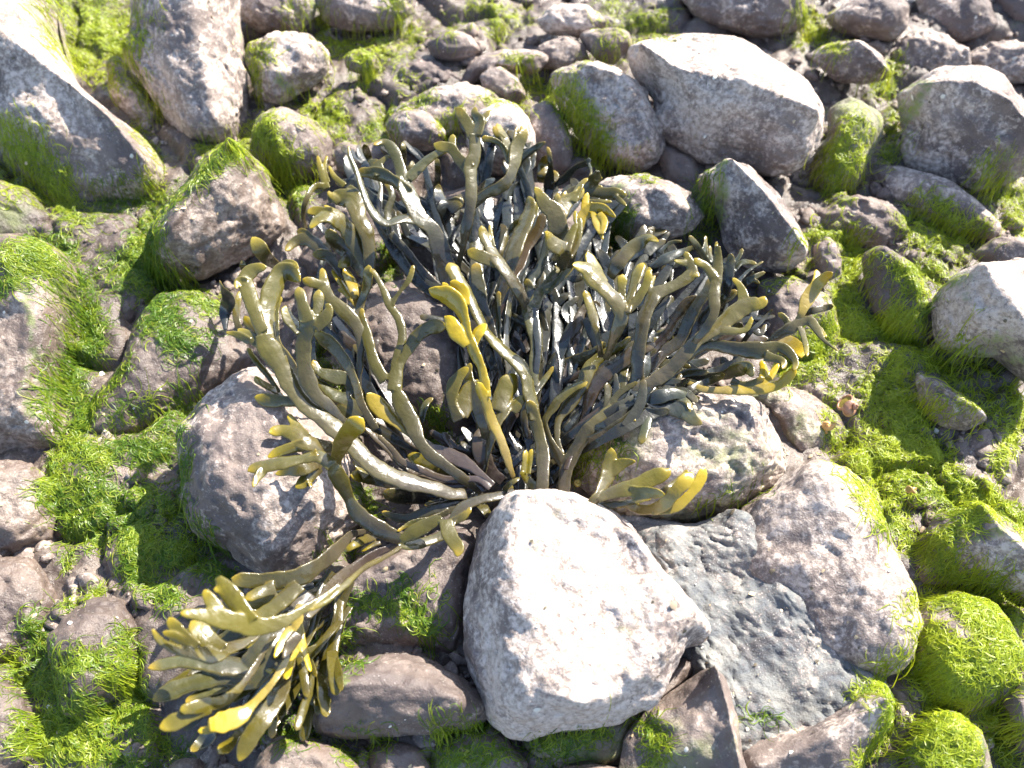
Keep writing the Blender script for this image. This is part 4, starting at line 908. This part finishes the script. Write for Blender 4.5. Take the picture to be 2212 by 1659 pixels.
def lay_on_rocks(q, z):
    # nothing sinks into a rock: lift the line over what lies below it, softly
    need = surf(q[:, 0], q[:, 1]) + 0.005 - z
    need = np.maximum(need, 0)
    if need.max() <= 0: return z
    k = 13
    pad = np.concatenate([np.full(k, need[0]), need, np.full(k, need[-1])])
    mx = np.array([pad[i:i + 2 * k + 1].max() for i in range(len(need))])
    pad = np.concatenate([np.full(k, mx[0]), mx, np.full(k, mx[-1])])
    return z + np.convolve(pad, np.ones(2 * k + 1) / (2 * k + 1), 'valid')

def strokes_to_world(kind, z0, z1, strokes, origin):
    """each stroke -> world centre line (x,y,z,halfwidth), branch level info"""
    out = []; prev = []
    z1 = z0 + (z1 - z0) * 0.72
    starts = []
    for s in strokes[1:]:
        ox, oy, sc = PAN[s[0]]; v = pts(s[2:])
        starts.append((ox + v[0] * sc, oy + v[1] * sc))
    for si, s in enumerate(strokes):
        pn = s[0]; v = np.array(pts(s[2:])).reshape(-1, 3)
        ox, oy, sc = PAN[pn]
        v = np.stack([ox + v[:, 0] * sc, oy + v[:, 1] * sc, v[:, 2] * sc], 1)
        q = open_spline(v, step=3.5)
        L = np.r_[0, np.cumsum(np.linalg.norm(np.diff(q[:, :2], axis=0), axis=1))]
        if si == 0:
            t = L / L[-1]
            z = z0 + (z1 - z0) * t ** 0.9 + 0.006 * np.sin(t * 5 + hash_str(s) % 7)
            lev = t * 0.8
        else:
            best = min(prev, key=lambda P_: ((P_[:, :2] - q[0, :2]) ** 2).sum(1).min())
            j = ((best[:, :2] - q[0, :2]) ** 2).sum(1).argmin()
            zs = best[j, 2]; ls = best[j, 3]
            t = L / L[-1]
            hs = hash_str(s)
            dz = ((hs % 100) / 100 - 0.45) * 0.25 * L[-1] * 0.00036 + 0.15 * L[-1] * 0.00036
            z = zs + dz * t
            lev = ls + (1 - ls) * t
        z = lay_on_rocks(q, z)
        q3 = at(q[:, 0], q[:, 1], z)
        dist = np.linalg.norm(q3 - CAM, axis=1)
        hw = q[:, 2] * dist / np.sqrt(FPX ** 2 + (q[:, 0] - 1106) ** 2 + (q[:, 1] - 829.5) ** 2) / 2
        # rounded ends
        u_ = np.clip((L[-1] - L) / (q[:, 2] * 0.9 + 1e-6), 0, 1); e = np.minimum(1, (u_ * 2 - u_ ** 2) ** 0.62 + 0.08)
        goes_on = any(math.hypot(a_ - q[-1, 0], b_ - q[-1, 1]) < 1.25 * max(q[-6:, 2].max(), 14) for k_, (a_, b_) in enumerate(starts) if k_ + 1 > si)
        if goes_on: e = np.maximum(e, 0.8)
        hw = hw * e * 1.14
        hw = hw * (1 + 0.06 * np.sin(L / 11.0 + hash_str(s) % 10) + 0.03 * np.sin(L / 4.3))
        prev.append(np.stack([q[:, 0], q[:, 1], z, lev], 1))
        tip = np.clip(1 - (L[-1] - L) / (34.0), 0, 1) * (0 if goes_on else 1)
        out.append((q3, hw, lev, tip, hash_str(s)))
    return out

NC = 14
def sweep(q3, hw, h, th=0.33):
    tan = np.gradient(q3, axis=0); tan /= np.linalg.norm(tan, axis=1)[:, None] + 1e-12
    tc = CAM - q3; tc /= np.linalg.norm(tc, axis=1)[:, None]
    nrm = tc * 0.75 + np.array([0, 0, 0.4])
    nrm -= (nrm * tan).sum(1)[:, None] * tan; nrm /= np.linalg.norm(nrm, axis=1)[:, None]
    side = np.cross(tan, nrm)
    n = len(q3)
    tw = 0.35 * math.sin(h % 13) + 0.5 * np.sin(np.linspace(0, 2.2, n) + h % 5) * 0.6
    s2 = side * np.cos(tw)[:, None] + nrm * np.sin(tw)[:, None]
    n2 = -side * np.sin(tw)[:, None] + nrm * np.cos(tw)[:, None]
    a = np.linspace(0, 2 * math.pi, NC, endpoint=False)
    ca, sa = np.cos(a), np.sin(a)
    wide = np.sign(ca) * np.abs(ca) ** 0.85
    # midrib, shallow channels beside it, thickened rims
    prof = th * sa * (0.75 + 0.3 * np.exp(-(ca / 0.3) ** 2) + 0.3 * ca ** 2)
    ch = (h % 3 == 0) * 0.16
    prof = prof + ch * (ca ** 2 - 0.4)
    thick = np.maximum(hw, 0.0016)
    V = q3[:, None, :] + s2[:, None, :] * (wide[None, :, None] * hw[:, None, None] * 1.04) + n2[:, None, :] * (prof[None, :, None] * thick[:, None, None])
    return V

def build_frond(idx, kind, z0, z1, strokes, root):
    W_ = strokes_to_world(kind, z0, z1, strokes, None)
    cs, cb, ct = [np.array(c) for c in COL[kind]]
    VV = []; FF = []; TT = []; nv = 0
    jit = 1 + 0.12 * rng.normal()
    for si, (q3, hw, lev, tip, h) in enumerate(W_):
        V = sweep(q3, hw, h)
        n = len(q3)
        base = V.reshape(-1, 3)
        i = np.arange(n * NC).reshape(n, NC)
        a = i[:-1]; b = np.roll(i[:-1], -1, 1); c = np.roll(i[1:], -1, 1); d = i[1:]
        F = np.stack([a, b, c, d], -1).reshape(-1, 4)
        c0 = np.full((1,), n * NC); 
        base = np.vstack([base, q3[:1], q3[-1:]])
        capA = np.stack([np.full(NC, n * NC), np.roll(i[0], -1), i[0]], 1)
        capB = np.stack([np.full(NC, n * NC + 1), i[-1], np.roll(i[-1], -1)], 1)
        VV.append(base); FF.append((F + nv, np.vstack([capA, capB]) + nv)); 
        rl = np.concatenate([np.repeat(lev, NC), lev[:1], lev[-1:]])
        rt = np.concatenate([np.repeat(tip, NC), tip[:1], tip[-1:]])
        rs = np.full(len(base), si)
        edge = np.concatenate([np.tile(np.abs(np.cos(np.linspace(0, 2 * math.pi, NC, endpoint=False))), n), [0, 0]])
        TT.append(np.stack([rl, rt, rs, edge], 1)); nv += len(base)
    V = np.vstack(VV); T = np.vstack(TT)
    origin = W_[0][0][0].copy()
    me = bpy.data.meshes.new('frond')
    loops = np.concatenate([np.concatenate([f[0].ravel() for f in FF]), np.concatenate([f[1].ravel() for f in FF])]).astype(np.int32)
    nq = sum(len(f[0]) for f in FF); ntr = sum(len(f[1]) for f in FF)
    starts = np.concatenate([np.arange(nq) * 4, nq * 4 + np.arange(ntr) * 3]).astype(np.int32)
    me.vertices.add(nv); me.vertices.foreach_set('co', V.astype(np.float32).ravel())
    me.loops.add(len(loops)); me.loops.foreach_set('vertex_index', loops)
    me.polygons.add(len(starts)); me.polygons.foreach_set('loop_start', starts)
    me.update(calc_edges=True); me.validate()
    o = bpy.data.objects.new('frond', me); C.objects.link(o)
    md = o.modifiers.new('fuse', 'REMESH'); md.mode = 'VOXEL'; md.voxel_size = 0.00055; md.use_smooth_shade = True
    sm = o.modifiers.new('soften', 'SMOOTH'); sm.iterations = 5; sm.factor = 0.5
    dg_ = bpy.context.evaluated_depsgraph_get()
    ev = o.evaluated_get(dg_)
    m2 = bpy.data.meshes.new_from_object(ev)
    bpy.data.objects.remove(o)
    n = len(m2.vertices)
    co = np.empty(n * 3, np.float32); m2.vertices.foreach_get('co', co); co = co.reshape(-1, 3)
    npoly = len(m2.polygons)
    fl = np.empty(npoly * 4, np.int32)
    if len(m2.loops) != npoly * 4: print('nonquad', idx)
    m2.loops.foreach_get('vertex_index', fl); fl = fl.reshape(-1, 4)
    kd = KDTree(len(V))
    for i, v in enumerate(V): kd.insert(v, i)
    kd.balance()
    near = np.array([kd.find(v)[1] for v in co])
    A = T[near]
    lev, tip, sid, edge = A[:, 0], A[:, 1], A[:, 2].astype(int), A[:, 3]
    nz = fbm(co * 45 + idx, 3)
    l = np.clip((lev * 1.2) ** 1.4 + 0.25 * nz, 0, 1)[:, None]
    c = cs * (1 - l) + cb * l
    if kind != 'purple': pass
    tt = np.clip(tip ** 1.6 + 0.15 * nz * (tip > 0), 0, 1)[:, None] * (0.85 if kind not in ('purple',) else .3)
    c = c * (1 - tt) + ct * tt
    ed = (np.clip((edge - 0.86) / 0.12, 0, 1) * 0.42)[:, None]
    c = c * (1 - ed) + (ct * 0.8 + np.array([.05, .04, .01])) * ed
    base_dark = np.clip(1 - lev * 4, 0, 1)[:, None] * (0.0)
    c = np.clip(c * jit * ((0.52 if kind in ('olive', 'mid') else .85 if kind == 'yellow' else 0.45) * (1 - tt) + 1.0 * tt) * (np.array([1.0, .96, .92]) * (1 - l) + np.array([1.0, .93, .30]) * l), 0.006, 0.8)
    # split: first stroke is the frond, every further stroke a branch of it
    fs = sid[fl[:, 0]]
    fo = None
    for s in np.unique(fs):
        if s != 0 and (fs == 0).sum() == 0: pass
        fsel = fl[fs == s]
        used, inv = np.unique(fsel, return_inverse=True)
        mm = make_mesh('frond' if s == 0 else 'branch', co[used] - origin, inv.reshape(-1, 4), attrs={'col': c[used]})
        if s == 0:
            fo = link('frond', mm, WRACK, root); fo.location = origin - np.array(root.location)
        else:
            bo = link('branch', mm, WRACK, fo)
    bpy.data.meshes.remove(m2)
    return n

holdfast = at(1125, 1050, 0.03)
def empty(name, loc):
    o = bpy.data.objects.new(name, None); C.objects.link(o); o.location = loc; o.empty_display_size = .02
    return o
weed = empty('seaweed', holdfast)
tag(weed, 'large olive and grey wrack seaweed fanned out over the rocks from under the white boulder', 'seaweed')
def frond_area(st):
    a = 0
    for s_ in st:
        v = np.array(pts(s_.strip().rstrip(';')[2:])).reshape(-1, 3) * PAN[s_[0]][2]
        a += (np.linalg.norm(np.diff(v[:, :2], axis=0), axis=1) * (v[1:, 2] + v[:-1, 2]) / 2).sum()
    return a
FR.sort(key=lambda f: -frond_area(f[3]))
SMALL = FR[99:]; FR = FR[:99]
tot = 0
for i, (kind, z0, z1, st) in enumerate(FR):
    st = [s.strip().rstrip(';') for s in st]
    tot += build_frond(i, kind, z0, z1, st, weed)
print('frond verts', tot, 'fronds', len(FR))

# the mass of smaller dark fronds underneath, beyond the hundred that show
def undergrowth(n=105):
    hull = np.array(pts('700,370;800,310;1000,270;1150,310;1290,400;1420,540;1590,570;1660,690;1590,800;1420,840;1230,880;1150,1030;1000,990;880,900;720,820;600,720;560,640;650,500')).reshape(-1, 2)
    GAP = np.array(pts('770,640;860,600;980,640;1070,760;1085,900;1040,960;930,940;820,860')).reshape(-1, 2)
    VV = []; F4 = []; F3 = []; CC = []; nv = 0
    g = np.random.default_rng(21)
    made = 0
    while made < n:
        e = np.array([g.uniform(520, 1680), g.uniform(270, 1030)])
        if not inside(e[None], hull)[0]: continue
        b = np.array([g.uniform(1080, 1200), g.uniform(990, 1060)])
        if made % 3 == 1 and e[0] < 1060 and e[1] < 560: b = np.array([g.uniform(960, 1110), g.uniform(600, 700)])
        if made % 3 != 0 and e[0] < 850 and e[1] > 420: b = np.array([g.uniform(760, 900), g.uniform(930, 1000)])
        d = e - b; L = np.linalg.norm(d)
        if L < 110: continue
        tt_ = np.linspace(.1, 1, 12)[:, None]
        if inside(b + d * tt_, GAP).any(): continue
        made += 1
        pr = np.array([-d[1], d[0]]) / L
        bow = g.normal(0, .10) * L
        m1 = b + d * .35 + pr * bow; m2 = b + d * .7 + pr * bow * .8
        w = g.uniform(15, 27)
        kind = (g.choice(['blue', 'dark', 'dark', 'grey']) if e[1] < 560 else g.choice(['grey', 'blue', 'purple', 'dark', 'mid', 'grey']))
        z0 = g.uniform(.026, .04); z1 = z0 + g.uniform(.0, .02)
        main = 'O ' + ';'.join('%.1f,%.1f,%.1f' % (p[0], p[1], q) for p, q in ((b, w * .6), (m1, w * .8), (m2, w), (e, w * .7)))
        st = [main]
        ang0 = math.atan2(d[1], d[0])
        for (bp, ln) in ((m2, L * .3), (e, 60), (e, 55), (m1 * .4 + m2 * .6, L * .25)):
            a = ang0 + g.choice([-1, 1]) * g.uniform(.25, .75)
            ln = min(ln, 120) * g.uniform(.6, 1.1)
            q1 = bp + ln * .5 * np.array([math.cos(a), math.sin(a)])
            a2 = a + g.normal(0, .4)
            q2 = q1 + ln * .5 * np.array([math.cos(a2), math.sin(a2)])
            st.append('O ' + ';'.join('%.1f,%.1f,%.1f' % (p[0], p[1], q) for p, q in ((bp, w * .7), (q1, w * .8), (q2, w * .45))))
        cs, cb, ct = [np.array(c) for c in COL[kind]]
        for q3, hw, lev, tip, h in strokes_to_world(kind, z0, z1, st, None):
            V = sweep(q3, hw, h, 0.2); k = len(q3)
            i = np.arange(k * NC).reshape(k, NC)
            F4.append(np.stack([i[:-1], np.roll(i[:-1], -1, 1), np.roll(i[1:], -1, 1), i[1:]], -1).reshape(-1, 4) + nv)
            VV.append(V.reshape(-1, 3)); nv += k * NC
            l = lev[:, None]; c = cs * (1 - l) + cb * l; tt = tip[:, None] ** 2 * .6; c = c * (1 - tt) + ct * tt
            CC.append(np.repeat(c, NC, 0) * (1 + .15 * g.normal()))
    for j in range(34):
        b = np.array([g.uniform(640, 760), g.uniform(1230, 1330)])
        e = np.array([g.uniform(350, 690), g.uniform(1370, 1620)])
        if e[0] > 600 and e[1] < 1440: continue
        d = e - b; L = np.linalg.norm(d); pr = np.array([-d[1], d[0]]) / L
        m1 = b + d * .5 + pr * L * g.normal(0.02, .06)
        w = g.uniform(18, 30); kind = g.choice(['olive', 'mid', 'dark', 'grey', 'olive'])
        z0 = .05; z1 = g.uniform(.05, .085)
        f = lambda *P_: 'O ' + ';'.join('%.1f,%.1f,%.1f' % (p[0], p[1], q) for p, q in P_)
        a = math.atan2(d[1], d[0]) + g.choice([-1, 1]) * .4; q2 = m1 + np.array([math.cos(a), math.sin(a)]) * L * .35
        cs, cb, ct = [np.array(c) for c in COL[kind]]
        for q3, hw, lev, tip, h in strokes_to_world(kind, z0, z1, [f((b, w * .5), (m1, w), (e, w * .8)), f((m1, w * .7), (m1 * .4 + q2 * .6, w * .9), (q2, w * .6))], None):
            V = sweep(q3, hw, h, 0.3); k = len(q3)
            i = np.arange(k * NC).reshape(k, NC)
            F4.append(np.stack([i[:-1], np.roll(i[:-1], -1, 1), np.roll(i[1:], -1, 1), i[1:]], -1).reshape(-1, 4) + nv)
            VV.append(V.reshape(-1, 3)); nv += k * NC
            l = lev[:, None]; c = cs * (1 - l) + cb * l; tt = tip[:, None] ** 2 * .6; c = (c * (1 - tt) + ct * tt) * np.array([1.3, 1.25, .6])
            CC.append(np.repeat(c, NC, 0))
    for kind, z0, z1, st in SMALL:
        cs, cb, ct = [np.array(c) for c in COL[kind]]
        for q3, hw, lev, tip, h in strokes_to_world(kind, z0, z1, [t_.strip().rstrip(';') for t_ in st], None):
            V = sweep(q3, hw, h, 0.2); k = len(q3)
            i = np.arange(k * NC).reshape(k, NC)
            F4.append(np.stack([i[:-1], np.roll(i[:-1], -1, 1), np.roll(i[1:], -1, 1), i[1:]], -1).reshape(-1, 4) + nv)
            VV.append(V.reshape(-1, 3)); nv += k * NC
            l = lev[:, None]; c = cs * (1 - l) + cb * l; tt = tip[:, None] ** 2 * .8; c = c * (1 - tt) + ct * tt
            CC.append(np.repeat(c, NC, 0))
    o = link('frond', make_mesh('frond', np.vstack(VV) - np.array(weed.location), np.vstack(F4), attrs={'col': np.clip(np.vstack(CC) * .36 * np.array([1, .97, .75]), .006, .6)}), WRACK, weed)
    o['kind'] = 'stuff'
undergrowth()

sprig = empty('seaweed_sprig', at(1262, 1096, 0.05))
tag(sprig, 'small glossy yellow olive seaweed sprig poking out behind the white boulder to the right', 'seaweed')
SPR = [
 ('olive',.095,.12,['G 960,975,50;1040,900,80;1100,840,90;1140,740,110;1190,620,140;1200,500,110;1206,420,55','G 1200,620,110;1310,560,90;1425,542,40','G 1080,870,80;1250,810,120;1400,770,130;1550,700,130;1690,640,110;1715,600,55','G 1380,830,120;1550,820,110;1685,838,42']),
 ('olive',.09,.10,['G 980,960,60;1200,930,60;1400,900,50;1570,865,36']),
 ('yellow',.09,.125,['G 1250,930,60;1350,920,75;1480,970,80;1650,940,100;1780,800,110;1880,700,100;1925,635,45','G 1560,985,60;1750,960,80;1880,860,80;1980,730,90;2035,595,70']),
 ('olive',.085,.095,['G 1600,850,40;1680,800,60;1780,730,60;1885,615,26']),
]
for i, (kind, z0, z1, st) in enumerate(SPR): build_frond(200 + i, kind, z0, z1, st, sprig)

# ------------------------------------------------------------------ shells
ORANGE = plain('orange_shell', (.16, .09, .06), (.42, .22, .13), .35, 90)
TAN = plain('tan_shell', (.50, .26, .08), (.66, .42, .16), .25, 160)
OLIVE = plain('olive_shell', (.22, .17, .04), (.35, .27, .06), .3, 160)

def winkle(name, label, x, y, z, r, mat, rz=0.0, tilt=0.6):
    """coiled snail shell: a tapering tube wound round a slanting axis, with an open lip"""
    root = empty(name, at(x, y, z)); root.rotation_euler = (tilt, 0.25, rz)
    tag(root, label, 'shell', 'small shells scattered between the rocks')
    n = 170; m = 16
    th = np.linspace(0, 2 * math.pi * 4.1, n)
    g = np.exp(-(th[-1] - th) * 0.15)
    R = 0.44 * r * g; rr = 0.60 * r * g
    cz = -1.55 * r * (g - 1)
    cpt = np.stack([R * np.cos(th), R * np.sin(th), cz], 1)
    ang = np.linspace(0, 2 * math.pi, m, endpoint=False)
    out = np.stack([np.cos(th), np.sin(th), 0 * th], 1)
    V = cpt[:, None] + rr[:, None, None] * (np.cos(ang)[None, :, None] * out[:, None] + np.sin(ang)[None, :, None] * np.array([0, 0, 1.0])[None, None])
    i = np.arange(n * m).reshape(n, m)
    F = np.stack([i[:-1], np.roll(i[:-1], -1, 1), np.roll(i[1:], -1, 1), i[1:]], -1).reshape(-1, 4)
    link('whorl', make_mesh('whorl', V.reshape(-1, 3), F), mat, root)
    # lip ring round the opening
    k = 20; a2 = np.linspace(0, 2 * math.pi, k, endpoint=False); b2 = np.linspace(0, 2 * math.pi, 8, endpoint=False)
    c0 = cpt[-1]; o0 = out[-1]; fw = np.array([-math.sin(th[-1]), math.cos(th[-1]), 0])
    L = []
    for a_ in a2:
        d = math.cos(a_) * o0 + math.sin(a_) * np.array([0, 0, 1.0])
        for b_ in b2: L.append(c0 + d * (rr[-1] + 0.09 * r * math.cos(b_)) + fw * 0.09 * r * math.sin(b_))
    j = np.arange(k * 8).reshape(k, 8)
    FL = np.stack([j, np.roll(j, -1, 1), np.roll(np.roll(j, -1, 1), -1, 0), np.roll(j, -1, 0)], -1).reshape(-1, 4)
    link('lip', make_mesh('lip', np.array(L), FL), mat, root)
    th2 = th[-1]; fw = np.array([-math.sin(th2), math.cos(th2), 0])
    D = [c0 + fw * 0.05 * r]
    for q_ in (0.55, 1.0):
        for a_ in a2: D.append(c0 + (math.cos(a_) * o0 + math.sin(a_) * np.array([0, 0, 1.0])) * rr[-1] * q_ + fw * (0.05 - 0.03 * q_) * r)
    FD = [(0, 1 + i_, 1 + (i_ + 1) % k) for i_ in range(k)]
    FQ = [(1 + i_, 1 + k + i_, 1 + k + (i_ + 1) % k) for i_ in range(k)] + [(1 + i_, 1 + k + (i_ + 1) % k, 1 + (i_ + 1) % k) for i_ in range(k)]
    link('operculum', make_mesh('operculum', np.array(D), np.array(FD + FQ)), OLIVE, root)
    return root
winkle('snail_shell', 'orange brown snail shell lying on grit right of the seaweed', 1820, 880, .032, .0105, ORANGE, 0.5, .55)
winkle('snail_shell', 'small tan curled shell next to the larger orange shell', 1786, 915, .024, .0062, TAN, -0.6, .7)
winkle('snail_shell', 'tiny olive snail shell in the gap above the yellow sprig', 1243, 1045, .035, .0042, OLIVE, 0.4, .2)
winkle('snail_shell', 'tiny tan shell fragment just below the small curled shell', 1778, 938, .018, .0038, TAN, 2.4, .9)
winkle('snail_shell', 'pale amber shell caught in algae at the right below the green ground', 1966, 1062, .03, .0040, TAN, 1.4, .5)

# ------------------------------------------------------------------ litter between the stones
def litter(n=420):
    dg = bpy.context.evaluated_depsgraph_get(); dg.update()
    V = []; F = []; Cc = []
    g = np.random.default_rng(77)
    for i in range(n):
        x = g.uniform(-20, 2230); y = g.uniform(-20, 1680)
        if g.random() < .55: x = g.uniform(1500, 2200) if g.random() < .5 else g.uniform(0, 700)
        ok, loc, nn, ix, ob, mm = S.ray_cast(dg, Vector(CAM), Vector(ray(x, y)))
        if not ok or ob is None or ob.name.startswith(('frond', 'branch')): continue
        r_ = g.uniform(.0006, .0018) if g.random() < .9 else .0026
        nn = Vector(nn).normalized(); t = nn.orthogonal().normalized(); b = nn.cross(t)
        k = 7; a0 = g.uniform(0, 6.28); el = g.uniform(.5, 1)
        ring = [loc + nn * (.0004 + .0006 * g.random()) + (t * math.cos(a0 + q) + b * math.sin(a0 + q) * el) * r_ * g.uniform(.75, 1.2) for q in np.linspace(0, 6.28, k, endpoint=False)]
        o0 = len(V)
        V += [tuple(loc + nn * r_ * .6)] + [tuple(p) for p in ring]
        F += [(o0, o0 + 1 + q, o0 + 1 + (q + 1) % k) for q in range(k)]
        c = [(.62, .58, .5), (.5, .38, .22), (.10, .08, .05), (.35, .27, .18)][g.integers(4)]
        Cc += [c] * (k + 1)
    me = make_mesh('litter', np.array(V), np.array(F), attrs={'col': np.array(Cc)})
    m = N('litter'); m.set(m.b.inputs['Base Color'], m.attr('col', out='Color')); m.b.inputs['Roughness'].default_value = .5
    o = link('litter', me, m.m)
    tag(o, 'tiny crushed shell bits and dark weed scraps scattered over the rocks', 'shell litter', kind='stuff')
litter()
